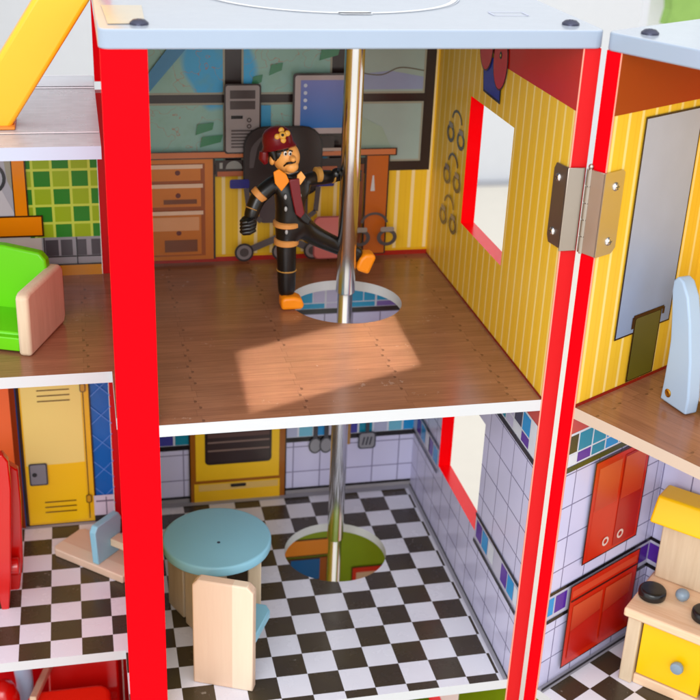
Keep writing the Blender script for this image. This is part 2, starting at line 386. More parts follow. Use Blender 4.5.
# upper room prints
a = Art('x', W); BR = flat(190, 34, 26); a.poly([(0.0, 2.305), (1.76, 2.305), (1.96, 2.46), (2.0, H2), (0.0, H2)], BR)
a.done('red_band_print', rw)
a = Art('x', W); a.k = 3
a.poly([(1.555, 1.985), (2.0, 2.0), (2.07, 2.28), (1.58, 2.36)], flat(22, 20, 60)); a.poly([(1.575, 2.01), (1.985, 2.02), (2.045, 2.28), (1.6, 2.36)], flat(40, 52, 150))
for cy, cz in ((1.62, 2.33), (1.98, 2.42)):
    a.disc(cy, cz, 0.18, flat(80, 10, 20), rb=0.24); a.disc(cy, cz, 0.165, flat(190, 34, 44), rb=0.225); a.disc(cy, cz+0.05, 0.03, flat(30, 20, 20)); a.disc(cy, cz+0.05, 0.012, flat(220, 180, 80))
a.poly([(1.18, 2.74), (1.26, 2.74), (1.24, 2.6), (1.2, 2.6)], flat(226, 180, 160))
a.done('glove_rack_print', rw)
CUF = flat(74, 66, 66)
def cuffs(a, cy, cz, s=1.0, sq=1.35):
    a.ring(cy, cz+0.05*s, 0.10*s, 0.125*s, CUF, 0.15, PI-0.15, sa=sq)
    for sg in (-1, 1): a.ring(cy+sg*0.12*s*sq, cz-0.09*s, 0.055*s, 0.09*s, CUF, sa=sq); a.rrect(cy+sg*0.12*s*sq-0.07*s, cy+sg*0.12*s*sq+0.07*s, cz-0.03*s, cz+0.02*s, 0.02*s, flat(140, 128, 120))
a = Art('x', W)
for cz in (1.5, 1.09, 0.68): cuffs(a, 2.67, cz, 0.95)
a.done('handcuffs_print', rw)
# kitchen prints on side wall
PUR, TEAL, SKYB, PALEW, NAVY = flat(84, 40, 150), flat(16, 130, 160), flat(28, 140, 205), flat(210, 214, 226), flat(60, 60, 84)
def kitchen_band(ax, val, sgn, lo, hi, parent, fr=None, skip=()):
    a = Art(ax, val, sgn, fr)
    def rng(a0, a1, z0, z1, m):
        for s0, s1 in skip_split(a0, a1, z0, z1, skip): a.rect(s0, s1, z0, z1, m)
    rng(lo, hi, -2.07, -1.79, flat(186, 184, 206)); a.k += 1
    for q in ((0.24, 0.94, 1.40) if fr else (3.22, 2.76, 1.82, 1.12, 0.42)):
        for j, m in enumerate((PUR, SKYB, PALEW)):
            y1 = q-0.17*j; y0 = y1-0.15
            if y0 > lo-0.1 and y1 < hi and not any(s_[0]-0.03 < y1 and y0 < s_[1]+0.03 for s_ in skip): a.rect(max(y0, lo), y1, -2.02, -1.84, m, a.k)
    a.k += 1
    rng(lo, hi, -1.81, -1.775, INK); rng(lo, hi, -2.10, -2.06, INK)
    a.done('tile_border_print', parent); a = Art(ax, val, sgn, fr)
    a.rect(lo, hi, -0.24, -0.098, flat(190, 70, 62)); a.rect(lo, hi, -0.545, -0.24, PALEW); a.k += 1
    OLV, LIL_ = flat(66, 62, 36), flat(186, 182, 214)
    up = [OLV, TEAL, flat(20, 138, 170), SKYB, PALEW, TEAL, LIL_] if fr else [SKYB, NAVY, LIL_, TEAL, flat(20, 138, 170), LIL_, NAVY, SKYB]
    dn = [PALEW, PUR, TEAL, SKYB, PUR] if fr else [PUR, PALEW, LIL_, TEAL, PUR, LIL_]
    q = lo-0.07 if fr else lo+0.14; i = 0
    while q+0.18 < hi:
        a.rect(max(q, lo), q+0.168, -0.425, -0.26, up[i % len(up)], a.k); a.rect(max(q, lo), q+0.168, -0.53, -0.44, dn[i % len(dn)], a.k); q += 0.185; i += 1
    a.rect(lo, hi, -0.60, -0.55, INK if not fr else flat(60, 66, 20)); return a.done('frieze_print', parent)
def skip_split(a0, a1, z0, z1, skip):
    out = [(a0, a1)]
    for s in skip:
        n = []
        for p, q in out:
            if s[1] <= p or s[0] >= q: n.append((p, q)); continue
            if s[0] > p: n.append((p, s[0]))
            if s[1] < q: n.append((s[1], q))
        out = n
    return out
kitchen_band('x', W, -1, 0.0, D, rw, skip=((1.165, 2.40),))

# ---- back wall
mb = MB(); mb.box(0, W, D, D+0.1, 0, H2, YELB); mb.box(0, W, D, D+0.1, -2.8, 0, TILE); mb.box(0, W, D, D+0.1, G, -2.8, GREENW)
bw = mb.build('back_wall', house)
a = Art('y', D); a.rect(0, W, 0, 0.05, flat(160, 26, 10)); a.rect(0, W, 0.05, 0.075, flat(226, 170, 20)); a.done('skirting_print', bw); a = Art('y', D); a.rect(0, W, -2.8, -2.74, flat(140, 136, 140)); a.rect(0, W, -2.75, -2.72, INK)
a.done('skirting_print', bw)
# printed window and map
BRK = flat(44, 30, 28)
def mapm():
    t = NT('map_print'); vec, u, v = t.uv(); n = t.noise(vec, 0.9, 2, 0.4, (1.4, 0.8, 1)); n2 = t.noise(vec, 3.0, 3, 0.55)
    f = t.n('ShaderNodeValToRGB'); t.l(n, f.inputs[0]); e = f.color_ramp.elements
    e[0].position = 0.42; e[0].color = col(66, 166, 220); e[1].position = 0.455; e[1].color = col(142, 182, 174)
    k = t.n('ShaderNodeValToRGB'); t.l(n2, k.inputs[0]); k.color_ramp.elements[0].position = 0.55; k.color_ramp.elements[0].color = (0, 0, 0, 1); k.color_ramp.elements[1].position = 0.62
    c = t.mix(t.m_('MULTIPLY', k.outputs[0], 0.2), f.outputs[0], col(120, 156, 128)); ln = t.m_('LESS_THAN', t.m_('ABSOLUTE', t.m_('SUBTRACT', n2, 0.5)), 0.004)
    return t.done(t.mix(t.m_('MULTIPLY', ln, 0.6), c, col(170, 110, 90)), 0.3, 0.35)
MAP = mapm()
a = Art('y', D); a.rect(0, 2.965, 0.90, H2, BRK)
for x0, x1 in ((0.02, 0.905), (1.06, 1.93), (2.10, 2.86)):
    for z0, z1 in ((1.0, 1.60), (1.68, 2.6)):
        a.rect(x0, x1, z0, z1, flat(150, 148, 132)); a.rect(x0+0.02, x1-0.02, z0+0.02, z1-0.02, MAP if x1 < 2 else flat(152, 170, 164))
a.poly([(2.12, 1.72), (2.84, 1.72), (2.84, 1.84), (2.5, 1.9), (2.12, 1.86)], flat(142, 152, 184))
a.poly([(2.14, 1.05), (2.6, 1.05), (2.45, 1.35), (2.14, 1.5)], flat(146, 166, 150))
a.line(curve([(2.12, 1.9), (2.4, 1.86), (2.6, 1.93), (2.84, 1.9)]), 0.012, flat(100, 96, 84))
for x, z, w_ in ((1.15, 1.75, 0.1), (1.32, 1.86, 0.12), (1.8, 2.0, 0.18), (0.62, 1.3, 0.16), (0.66, 1.18, 0.2), (1.1, 1.36, 0.08)):
    a.poly([(x, z), (x+w_, z+0.05), (x+w_*1.1, z+0.12), (x+0.02, z+0.1)], flat(60, 128, 92))
a.rect(1.06, 1.34, 1.2, 1.58, flat(62, 146, 190)); a.poly([(1.06, 1.2), (1.14, 1.2), (1.12, 1.58), (1.06, 1.58)], flat(60, 150, 130))
a.poly([(0.06, 1.72), (0.2, 1.72), (0.62, 2.2), (0.8, 2.55), (0.6, 2.55), (0.36, 2.1)], flat(50, 126, 176))
a.done('printed_window', bw)
a = Art('y', D); a.k = 30
ORG1, ORG2 = grad('desk_print', (190, 106, 34), (216, 128, 52), 0.0, 1.1), flat(150, 72, 20)
HL = flat(226, 190, 164)
a.rect(0, 0.80, 0.05, 1.1, BRK); a.rect(0, 0.78, 0.05, 1.09, ORG1); a.rect(0, 0.70, 0.09, 1.03, ORG2)
for z0, z1 in ((0.86, 1.0), (0.60, 0.81), (0.11, 0.54)):
    a.rect(0.0, 0.66, z0, z1, ORG1); a.rect(0.0, 0.68, z1-0.02, z1+0.02, HL); a.disc(0.44, (z0+z1)/2+0.01, 0.025, flat(96, 30, 20))
    if z1-z0 > 0.2: a.rect(0.3, 0.62, z0+0.03, z0+(z1-z0)*0.36, flat(112, 58, 26))
a.rect(0.02, 0.64, 0.36, 0.50, flat(214, 150, 104))
a.rect(0.8, 2.4, 0.90, 1.06, BRK); a.rect(0.82, 1.3, 0.9, 0.95, flat(170, 90, 52)); a.rect(1.7, 2.0, 0.92, 0.98, flat(170, 90, 52))
a.disc(0.98, 0.975, 0.08, flat(134, 134, 130), t0=0, t1=PI); a.rect(1.2, 1.3, 0.975, 1.03, flat(150, 150, 146)); a.rect(0.84, 0.87, 0.98, 1.04, flat(150, 150, 146))
a.rect(-0.0, 2.60, 1.08, 1.155, BRK); a.rect(0.0, 2.585, 1.09, 1.145, flat(196, 112, 66))
a.rect(2.28, 2.53, 0.05, 1.08, BRK); a.rect(2.30, 2.515, 0.06, 1.08, flat(186, 92, 24)); a.rect(2.19, 2.23, 0.06, 1.0, flat(196, 150, 20)); a.rect(2.23, 2.27, 0.06, 1.0, flat(120, 60, 30))
a.poly([(2.345, 0.72), (2.39, 0.72), (2.375, 0.88), (2.36, 0.88)], flat(200, 196, 196))
a.done('printed_desk', bw)
a = Art('y', D); a.k = 62
GR1, GR2 = flat(146, 136, 136), flat(74, 64, 64)
a.rrect(0.885, 1.235, 1.13, 1.80, 0.03, BRK); a.rrect(0.90, 1.22, 1.145, 1.785, 0.025, GR1)
a.rect(0.94, 1.18, 1.66, 1.74, GR2); a.rect(0.94, 1.18, 1.56, 1.64, GR2); a.rect(0.95, 1.06, 1.47, 1.5, flat(30, 26, 26))
for k in range(6): a.rect(0.95, 1.17, 1.19+0.032*k, 1.205+0.032*k, GR2)
a.ring(1.12, 1.4, 0.012, 0.022, GR2); a.ring(1.12, 1.46, 0.012, 0.022, GR2)
a.rrect(1.535, 2.12, 1.30, 1.90, 0.03, BRK); a.rrect(1.555, 2.10, 1.32, 1.88, 0.025, flat(170, 156, 158))
SCRM = grad('screen_print', (16, 108, 190), (150, 140, 200), 1.36, 2.15); a.rect(1.61, 2.06, 1.375, 1.835, SCRM)
for k in range(4): a.disc(1.655, 1.785-0.07*k, 0.018, flat(190, 200, 220))
a.rect(1.7, 1.95, 1.145, 1.30, BRK); a.rect(1.72, 1.80, 1.15, 1.3, GR1); a.rect(1.6, 2.05, 1.15, 1.18, flat(170, 150, 140))
a.done('printed_computer', bw)
a = Art('y', D); a.k = 90
CH = flat(50, 40, 40); CG = flat(84, 76, 78)
a.rrect(1.06, 1.835, 0.70, 1.405, 0.2, flat(30, 22, 22)); a.rrect(1.075, 1.82, 0.72, 1.39, 0.19, CH); a.poly(curve([(1.12, 1.0), (1.14, 1.2), (1.26, 1.32), (1.2, 1.2), (1.16, 1.0)], 4), CG)
a.rrect(1.22, 1.70, 0.44, 0.74, 0.05, flat(72, 60, 64)); a.rrect(0.93, 1.12, 0.80, 0.89, 0.02, flat(30, 32, 120)); a.rrect(1.78, 1.96, 0.80, 0.89, 0.02, flat(30, 32, 120))
a.line([(1.09, 0.80), (1.12, 0.55), (1.24, 0.46)], 0.05, CG); a.line([(1.80, 0.80), (1.78, 0.55), (1.66, 0.46)], 0.05, CG)
a.rect(1.41, 1.47, 0.15, 0.46, CG); a.line([(1.44, 0.3), (1.10, 0.16)], 0.07, CG); a.line([(1.44, 0.3), (1.74, 0.16)], 0.07, CG)
for x in (1.07, 1.44, 1.76): a.disc(x, 0.145, 0.095, flat(40, 32, 32)); a.disc(x, 0.145, 0.075, flat(120, 110, 112)); a.disc(x, 0.145, 0.045, flat(70, 60, 60))
a.rrect(1.76, 2.14, 0.05, 0.50, 0.06, flat(150, 70, 70)); a.rrect(1.775, 2.125, 0.06, 0.485, 0.05, flat(206, 112, 108))
a.done('printed_office_chair', bw)
a = Art('y', D); a.k = 130; cuffs(a, 2.37, 0.36, 1.0, 1.15); a.done('handcuffs_print', bw)
# kitchen back wall prints
a = Art('y', D); a.rect(0, W, -2.09, -1.93, PALEW); a.k += 1
for i in range(18): a.rect(0.02+0.168*i, 0.168*(i+1), -2.075, -1.95, [flat(110, 180, 206), SKYB, flat(190, 190, 214), flat(60, 60, 150), TEAL, flat(170, 176, 206)][(i*7+2) % 6], a.k)
a.rect(0, W, -2.14, -2.08, INK); a.rect(0, W, -1.945, -1.9, INK); a.done('tile_border_print', bw); a = Art('y', D)
a.rect(0, W, -0.575, -0.10, PALEW); a.k += 1
LIL, TL2 = flat(186, 182, 214), flat(16, 150, 196)
for i in range(11):
    x0 = 0.065+0.27*i; L_ = a.k
    a.rect(x0, x0+0.25, -0.335, -0.12, LIL if i % 2 else TL2, L_); a.rect(x0, x0+0.12, -0.50, -0.345, TL2 if i % 3 != 1 else LIL, L_); a.rect(x0+0.13, x0+0.25, -0.50, -0.345, LIL if i % 3 != 2 else TL2, L_)
    a.rect(x0, x0+0.25, -0.565, -0.51, TL2 if i % 2 == 0 else flat(120, 100, 170) if i % 3 == 0 else LIL, L_)
a.rect(0, W, -0.625, -0.57, flat(40, 40, 40)); a.done('frieze_print', bw)
a = Art('y', D); a.k = 12
OV = grad('oven_print', (240, 184, 14), (250, 208, 40), -2.88, -1.4)
a.rrect(0.50, 1.56, -2.84, -1.35, 0.05, flat(40, 22, 8)); a.rrect(0.515, 1.545, -2.83, -1.36, 0.04, flat(150, 84, 6)); a.rect(0.57, 1.48, -2.53, -1.5, OV); a.rect(0.55, 1.49, -2.80, -2.565, OV)
a.rect(0.6, 1.47, -2.66, -2.58, flat(220, 180, 100)); a.rrect(0.67, 1.395, -2.335, -1.6, 0.05, flat(40, 26, 26)); a.rect(0.70, 1.37, -2.30, -1.62, flat(50, 34, 34))
for z in (-2.07, -2.17, -1.97): a.rect(0.70, 1.37, z, z+0.02, flat(128, 104, 96)); 
a.rect(0.70, 1.37, -2.0, -1.95, flat(86, 60, 56)); a.rrect(0.945, 1.115, -2.625, -2.585, 0.015, flat(30, 24, 20))
a.done('printed_oven', bw)
a = Art('y', D); a.k = 12; UT = flat(134, 134, 142); UD = flat(60, 60, 70)
for x in (1.88, 2.0): a.rect(x-0.025, x+0.025, -2.1, -1.85, UD); a.disc(x, -2.19, 0.075, UD, rb=0.1); a.disc(x, -2.19, 0.058, UT, rb=0.082)
a.rect(2.22, 2.27, -2.2, -1.85, flat(160, 120, 70)); a.rect(2.44, 2.48, -2.1, -1.85, UD); a.rrect(2.36, 2.56, -2.27, -2.06, 0.04, UD); a.rrect(2.375, 2.545, -2.255, -2.075, 0.035, UT)
for k in range(3): a.line([(2.41+0.04*k, -2.22), (2.43+0.04*k, -2.12)], 0.018, UD)
a.done('printed_utensils', bw)
# ground storey prints (seen through the pole hole)
a = Art('y', D); BRN = flat(70, 40, 20)
a.rect(1.2, 2.08, -3.66, -3.42, BRN); a.rect(1.2, 2.07, -3.64, -3.44, flat(216, 124, 36)); a.rect(1.2, 2.07, -5.2, -3.67, BRN)
a.rect(1.24, 1.60, -5.1, -3.68, flat(232, 190, 14)); a.rect(1.64, 1.98, -3.98, -3.70, flat(14, 84, 158)); a.rect(1.64, 1.98, -4.3, -4.0, flat(120, 124, 160)); a.rect(1.98, 2.06, -5.1, -3.68, flat(150, 70, 24))
a.rect(2.36, 3.0, -4.6, -3.86, BRN); a.rect(2.375, 3.0, -4.58, -3.875, flat(206, 40, 30)); a.rect(2.42, 2.95, -4.5, -3.94, flat(214, 170, 150))
a.done('printed_shelf', bw)

# ---- floors and roof
mb = MB(); holed_slab(mb, 0.0, W-0.002, 0.0, D-0.001, -ST, 0, WOODF, WHITE); fl = mb.build('floor', house, label='dark plank printed floor with a round pole hole')
mb = MB(); holed_slab(mb, 0.0, W-0.002, 0.0, D-0.001, H1-ST, H1, CHK, WHITE); fl2 = mb.build('floor', house, label='black and white checkered floor with a round pole hole')
a = Art('z', H1, 1); GB = flat(150, 148, 158); a.rect(W-0.045, W-0.004, 0.0, D-0.09, GB); a.rect(0, W-0.004, D-0.09, D-0.003, GB); a.rect(W-0.058, W-0.045, 0, D-0.09, flat(200, 198, 210)); a.done('border_print', fl2)
mb = MB(); mb.box(0.0, W-0.002, 0.0, D-0.001, G-ST, G, GREENW); mb.build('floor', house, label='green lowest floor of the toy house')
# roof: rounded corners
def rrect_pts(x0, x1, y0, y1, r, n=5):
    pts = []
    for cx, cy, t in ((x1-r, y1-r, 0), (x0+r, y1-r, PI/2), (x0+r, y0+r, PI), (x1-r, y0+r, 1.5*PI)):
        for k in range(n): q = t+PI/2*k/(n-1); pts.append((cx+r*math.cos(q), cy+r*math.sin(q)))
    return pts
mb = MB(); mb.prism(rrect_pts(-0.31, X1+0.01, -0.025, D+0.12, 0.07), 'z', H2+0.001, H2+RT, ROOFM); mb.f[1] = (mb.f[1][0], mb.mi(ROOFT), mb.f[1][2], False); roof = mb.build('roof', house, bevel=0.012)
a = Art('z', H2+RT, 1); a.ring(1.50, 1.62, 0.98, 1.02, flat(238, 240, 244), n=72); a.ring(1.50, 1.62, 1.03, 1.04, flat(190, 196, 206), n=72)
a.done('ring_print', roof); a = Art('z', H2+RT, 1); a.poly([(-0.24, 0.14), (-0.0, 0.16), (0.02, 0.9), (-0.26, 0.9)], flat(196, 186, 166)); a.done('peach_square_print', roof); a = Art('z', H2+RT, 1); a.rrect(1.38, 1.62, 0.56, 0.68, 0.02, flat(238, 240, 244)); a.done('helipad_print', roof); a = Art('z', H2+RT, 1)
a.line([(2.52, 0.55), (2.78, 0.55), (2.78, 0.7), (2.52, 0.7), (2.52, 0.55)], 0.012, flat(190, 196, 226)); a.done('square_print', roof)
def bolt(x, y, parent, M=None, z=H2+RT):
    mb = MB(M); mb.lathe([(0.062, 0), (0.062, 0.012), (0.04, 0.03), (0.016, 0.034), (0.014, 0.024)], BOLT, (x, y, z+0.001), 18); return mb.build('bolt', parent)
bolt(0.02-0.06, 0.15, roof); bolt(2.96, 0.19, roof)

# ================================================================== FIRE POLE
px_, py_ = 1.878, 2.19
pole = thing('fire_pole', 'shiny chrome fire pole running down through the round floor holes', 'pole', (px_, py_, G))
for z0, z1, r in ((0.09, H2, 0.088), (H1+0.165, -ST*3.2, 0.082)):
    mb = MB(); mb.tube([(px_, py_, z0), (px_, py_, z0+0.01), (px_, py_, z1-0.005), (px_, py_, z1)], [r-0.006, r, r, r-0.006], CHROME, 40); mb.build('sleeve', pole)
mb = MB(); mb.tube([(px_, py_, G), (px_, py_, H2)], 0.070, CHROME, 40); mb.build('inner_tube', pole)

# ================================================================== LEFT ANNEX
ann = thing('playhouse_annex', 'lower side section with grey terrace, green tile kitchen and locker room levels', 'playhouse section', (-1.6, 2, G))
AY = 3.16
mb = MB(); mb.box(-3.2, -0.315, AY, AY+0.1, 0, 1.75, flat(206, 204, 198)); mb.box(-3.2, -0.315, AY, AY+0.1, H1, 0, flat(20, 96, 180)); mb.box(-3.2, -0.315, AY, AY+0.1, G, H1, REDD)
aw = mb.build('back_wall', ann)
def ann_slab(z, top, x1=-0.305, lab=None, tab=True):
    mb = MB(); y0 = 0.965
    pts = [(-3.2, y0), (x1, y0)] + ([(x1, 0.16), (-0.125, 0.16), (-0.125, AY-0.005)] if tab else [(x1, AY-0.005)]) + [(-3.2, AY-0.005)]
    mb.prism(pts, 'z', z-ST, z, WHITE); 
    mb.f[1] = (mb.f[1][0], mb.mi(top), mb.f[1][2], False)
    return mb.build('floor', ann, label=lab)
f1 = ann_slab(0, WOODF, lab='plank printed floor under the lime green bench'); f2 = ann_slab(H1, CHK, lab='checkered floor in front of the yellow locker')
a = Art('z', H1, 1); a.rect(-3.2, -0.32, AY-0.07, AY-0.006, GB); a.done('border_print', f2)
mb = MB(); mb.prism([(-3.2, 0.965), (-0.305, 0.965), (-0.305, 3.42), (-3.2, 3.42)], 'z', 1.752, 1.852, paint('lilac_edge', 178, 186, 206, 0.4, 0.4)); mb.f[1] = (mb.f[1][0], mb.mi(TERR), mb.f[1][2], False)
te = mb.build('terrace', ann, label='grey brick printed terrace below the yellow slanted bar')
a = Art('z', 1.852, 1); a.rect(-3.2, -0.31, 1.34, 1.37, flat(232, 228, 234)); a.done('line_print', te); a = Art('z', 1.852, 1); a.rect(-3.2, -0.31, 2.88, 2.92, flat(232, 228, 234)); a.rect(-3.2, -0.34, 3.38, 3.41, flat(220, 220, 226)); a.done('line_print', te); a = Art('z', 1.852, 1); a.rect(-3.2, -0.31, 2.96, 3.38, flat(190, 193, 200)); a.done('band_print', te)
mb = MB(); mb.box(-3.2, -0.305, 0.965, AY, G-ST, G, REDD); mb.build('floor', ann, label='lowest red floor of the side section')
# green kitchen prints
a = Art('y', AY); a.rect(-0.96, -0.315, 0.385, 1.74, GREENT); a.rect(-0.86, -0.315, 0.12, 0.385, flat(150, 152, 158)); a.k += 1
for i in range(4): a.rect(-0.83+0.142*i, -0.71+0.13*i, 0.20, 0.36, flat(72, 70, 76), a.k)
a.rect(-0.86, -0.315, 0.185, 0.197, INK)
for i in range(3): a.rect(-0.845+0.3*i, -0.835+0.3*i, 0.11, 0.385, INK)
a.rect(-3.2, -0.315, 0.0, 0.115, flat(206, 136, 10)); a.rect(-3.2, -0.315, 0.105, 0.12, INK)
a.done('tile_print', aw)
a = Art('y', AY); a.k = 8
OR = flat(238, 140, 4); OL = flat(60, 30, 6)
a.rect(-1.6, -1.07, 0.5, 1.74, flat(176, 178, 188)); a.poly([(-1.6, 0.62), (-1.08, 0.62), (-1.2, 0.9), (-1.6, 1.0)], flat(200, 200, 206)); a.poly([(-1.2, 1.74), (-1.07, 1.74), (-1.07, 0.8), (-1.13, 0.95)], flat(160, 158, 140))
a.ring(-1.3, 0.98, 0.13, 0.16, flat(60, 60, 66), n=24)
a.rect(-1.09, -0.96, 0.6, 1.74, OL); a.rect(-1.08, -0.972, 0.6, 1.74, OR); a.rect(-1.8, -0.835, 0.405, 0.615, OL); a.rect(-1.8, -0.85, 0.42, 0.6, OR)
a.done('window_print', aw)
# locker prints
a = Art('y', AY)
for i in range(7):
    z = -2.5+0.32*i; a.line([(-0.5, z-0.1), (-0.3, z+0.1)], 0.008, flat(90, 140, 220)); a.line([(-0.5, z+0.1), (-0.3, z-0.1)], 0.008, flat(90, 140, 220))
a.rect(-0.52, -0.315, -2.8, -2.48, flat(204, 196, 214)); a.rect(-0.5, -0.315, -2.56, -2.54, flat(120, 110, 130)); a.rect(-0.4, -0.39, -2.8, -2.5, flat(110, 100, 120)); a.rect(-0.52, -0.315, -2.8, -2.72, INK)
a.done('quilted_print', aw)
a = Art('y', AY); a.k = 10
LK = NT('locker_print'); _, u_, v_ = LK.uv(); ff = LK.m_('GREATER_THAN', LK.m_('ADD', LK.m_('MULTIPLY', LK.noise(LK.obj(), 1.2, 1), 0.15), v_), -1.98); LKM = LK.done(LK.mix(ff, col(238, 192, 14), col(232, 212, 124)), 0.35, 0.35)
LK2 = NT('orange_locker_print'); _, u_, v_ = LK2.uv(); ff = LK2.n('ShaderNodeMapRange'); LK2.l(v_, ff.inputs[0]); ff.inputs[1].default_value = -2.2; ff.inputs[2].default_value = -1.6; LKO = LK2.done(LK2.mix(ff.outputs[0], col(214, 90, 0), col(228, 108, 60)), 0.35, 0.35)
a.rect(-1.22, -0.50, -2.80, -0.1, flat(50, 30, 8)); a.rect(-1.19, -0.515, -2.785, -0.1, flat(226, 176, 20)); a.rect(-1.175, -0.59, -2.76, -0.1, LKM); a.rect(-0.575, -0.565, -2.75, -0.1, flat(90, 60, 10))
for z in (-1.22, -1.28, -1.34, -2.52, -2.58, -2.64): a.rect(-1.02, -0.70, z, z+0.013, flat(96, 66, 10))
a.rrect(-1.155, -0.97, -2.30, -2.04, 0.02, flat(50, 50, 54)); a.rrect(-1.14, -0.985, -2.285, -2.055, 0.015, flat(120, 122, 130)); a.disc(-1.10, -2.17, 0.025, flat(16, 16, 20))
for z in (-1.2, -2.5): a.rrect(-0.60, -0.54, z-0.05, z+0.05, 0.02, flat(96, 66, 10)); a.rrect(-0.59, -0.55, z-0.04, z+0.04, 0.015, flat(190, 140, 20))
a.rect(-1.95, -1.23, -2.80, -0.1, flat(120, 40, 0)); a.rect(-1.9, -1.285, -2.76, -0.1, LKO)
for z in (-1.22, -1.30, -1.38, -1.46): a.rect(-1.6, -1.40, z, z+0.014, flat(110, 40, 10))
a.done('printed_lockers', aw)

# ================================================================== HINGED WING
wing = thing('hinged_wing', 'swung-open side section with yellow room above red cabinets and stove', 'playhouse section', WO, -WA)
wing_low = G
FW = MW
XL, WD = 0.13, 1.43
mb = MB(FW); mb.box(0, XL, 0, WD+0.1, 0, H2, RED, px=YEL); mb.box(0, XL, 0, WD+0.1, H1, 0, RED, px=TILE, skip=('pz',)); mb.box(0, XL, 0, WD+0.1, G, H1, RED, px=GREENW, skip=('pz',))
ww = mb.build('side_wall', wing)
mb = MB(FW); mb.box(XL-0.006, XL+0.004, -0.003, 0.006, G, H2, PALE); mb.build('edge_trim', ww)
mb = MB(FW); mb.box(XL, 3.1, WD, WD+0.1, 0, H2, YEL); mb.box(XL, 3.1, WD, WD+0.1, H1, 0, TILE); mb.box(XL, 3.1, WD, WD+0.1, G, H1, GREENW)
wb = mb.build('back_wall', wing)
for z, m, lab in ((0, WOODF, 'plank printed floor under the grey chair side'), (H1, CHK, 'checkered floor under the toy stove'), (G, GREENW, 'lowest green floor of the opened section')):
    mb = MB(FW); mb.box(XL+0.001, 3.1, 0.0, WD-0.001, z-ST, z, paint('tan_edge', 194, 172, 154, 0.5, 0.3) if z == 0 else WHITE, pz=m); mb.build('floor', wing, label=lab)
mb = MB(FW); mb.prism(rrect_pts(-0.01, 3.2, -0.025, WD+0.12, 0.07), 'z', H2+0.001, H2+RT, ROOFM); mb.f[1] = (mb.f[1][0], mb.mi(ROOFT), mb.f[1][2], False); wr = mb.build('roof', wing, bevel=0.012)
bolt(0.22, 0.16, wr, FW)
a = Art('z', H2+RT, 1, FW); a.line(curve([(0.6, 0.5), (0.8, 0.42), (1.1, 0.5), (1.3, 0.6)]), 0.07, flat(236, 190, 180)); a.done('roof_print', wr)
a = Art('x', XL, 1, FW)
a.rect(0, WD, 2.305, H2, grad('brick_red_print', (156, 52, 8), (176, 36, 12), 0, 1.4, 0)); a.done('red_band_print', ww); a = Art('x', XL, 1, FW); a.rect(0, WD, 0, 0.03, flat(140, 24, 10)); a.done('skirting_print', ww)
a = Art('x', XL, 1, FW); a.k = 3
a.rect(0.385, 1.115, 0.47, 2.25, flat(50, 30, 24)); DOORP = grad('steel_door_print', (136, 152, 184), (180, 184, 200), 0.5, 2.2); a.rect(0.40, 1.10, 0.485, 2.235, DOORP)
a.rect(0.62, 0.98, 0.04, 0.62, flat(50, 30, 10)); a.rrect(0.635, 0.965, 0.05, 0.60, 0.02, grad('olive_print', (96, 90, 16), (92, 86, 44), 0, 0.6)); a.line([(0.6, 0.52), (0.6, 0.62), (1.0, 0.62), (1.0, 0.56)], 0.03, flat(60, 30, 16))
a.done('printed_door', ww)
kitchen_band('x', XL, 1, 0.0, WD, ww, fr=FW)
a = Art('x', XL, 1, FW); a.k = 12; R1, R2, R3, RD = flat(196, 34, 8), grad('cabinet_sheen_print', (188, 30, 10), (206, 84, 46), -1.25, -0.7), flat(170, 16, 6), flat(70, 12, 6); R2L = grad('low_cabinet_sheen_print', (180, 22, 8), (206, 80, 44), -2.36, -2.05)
a.rect(0.365, 1.14, -1.64, -0.62, RD); a.rect(0.38, 1.125, -1.625, -0.635, R1)
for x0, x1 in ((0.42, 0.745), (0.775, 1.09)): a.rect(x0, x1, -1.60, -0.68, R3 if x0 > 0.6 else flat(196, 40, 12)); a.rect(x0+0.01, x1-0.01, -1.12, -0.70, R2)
for x in (0.655, 0.86): a.ring(x, -1.50, 0.025, 0.045, flat(220, 190, 180)); 
a.rect(0.245, 1.23, -2.68, -1.80, RD); a.rect(0.26, 1.215, -2.665, -1.81, R1); a.rect(0.28, 1.19, -1.93, -1.86, flat(204, 70, 40)); a.rect(0.27, 1.21, -1.975, -1.955, RD)
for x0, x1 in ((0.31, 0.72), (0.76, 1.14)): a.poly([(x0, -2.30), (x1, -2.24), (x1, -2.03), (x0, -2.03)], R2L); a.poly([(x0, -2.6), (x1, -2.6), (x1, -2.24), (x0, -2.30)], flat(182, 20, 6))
a.rect(0, WD, -2.8, -2.765, INK)
a.done('printed_cabinets', ww)
a = Art('z', H1, 1, FW); a.rect(XL+0.002, XL+0.07, 0, WD-0.01, GB); a.done('border_print', wing)
# plant print on wing back wall
a = Art('y', WD, -1, FW)
for k in range(26):
    x = 0.28+random.random()*0.5; z = 0.35+random.random()*0.6; t = random.random()*PI; l = 0.10
    a.poly([(x, z), (x+l*math.cos(t)*0.5-0.02, z+l*math.sin(t)*0.5), (x+l*math.cos(t), z+l*math.sin(t)), (x+l*math.cos(t)*0.5+0.03, z+l*math.sin(t)*0.5-0.02)], flat(40, 70, 34) if k % 2 else flat(110, 130, 90))
a.done('plant_print', wb)
kitchen_band('y', WD, -1, XL, 3.1, wb, fr=FW)

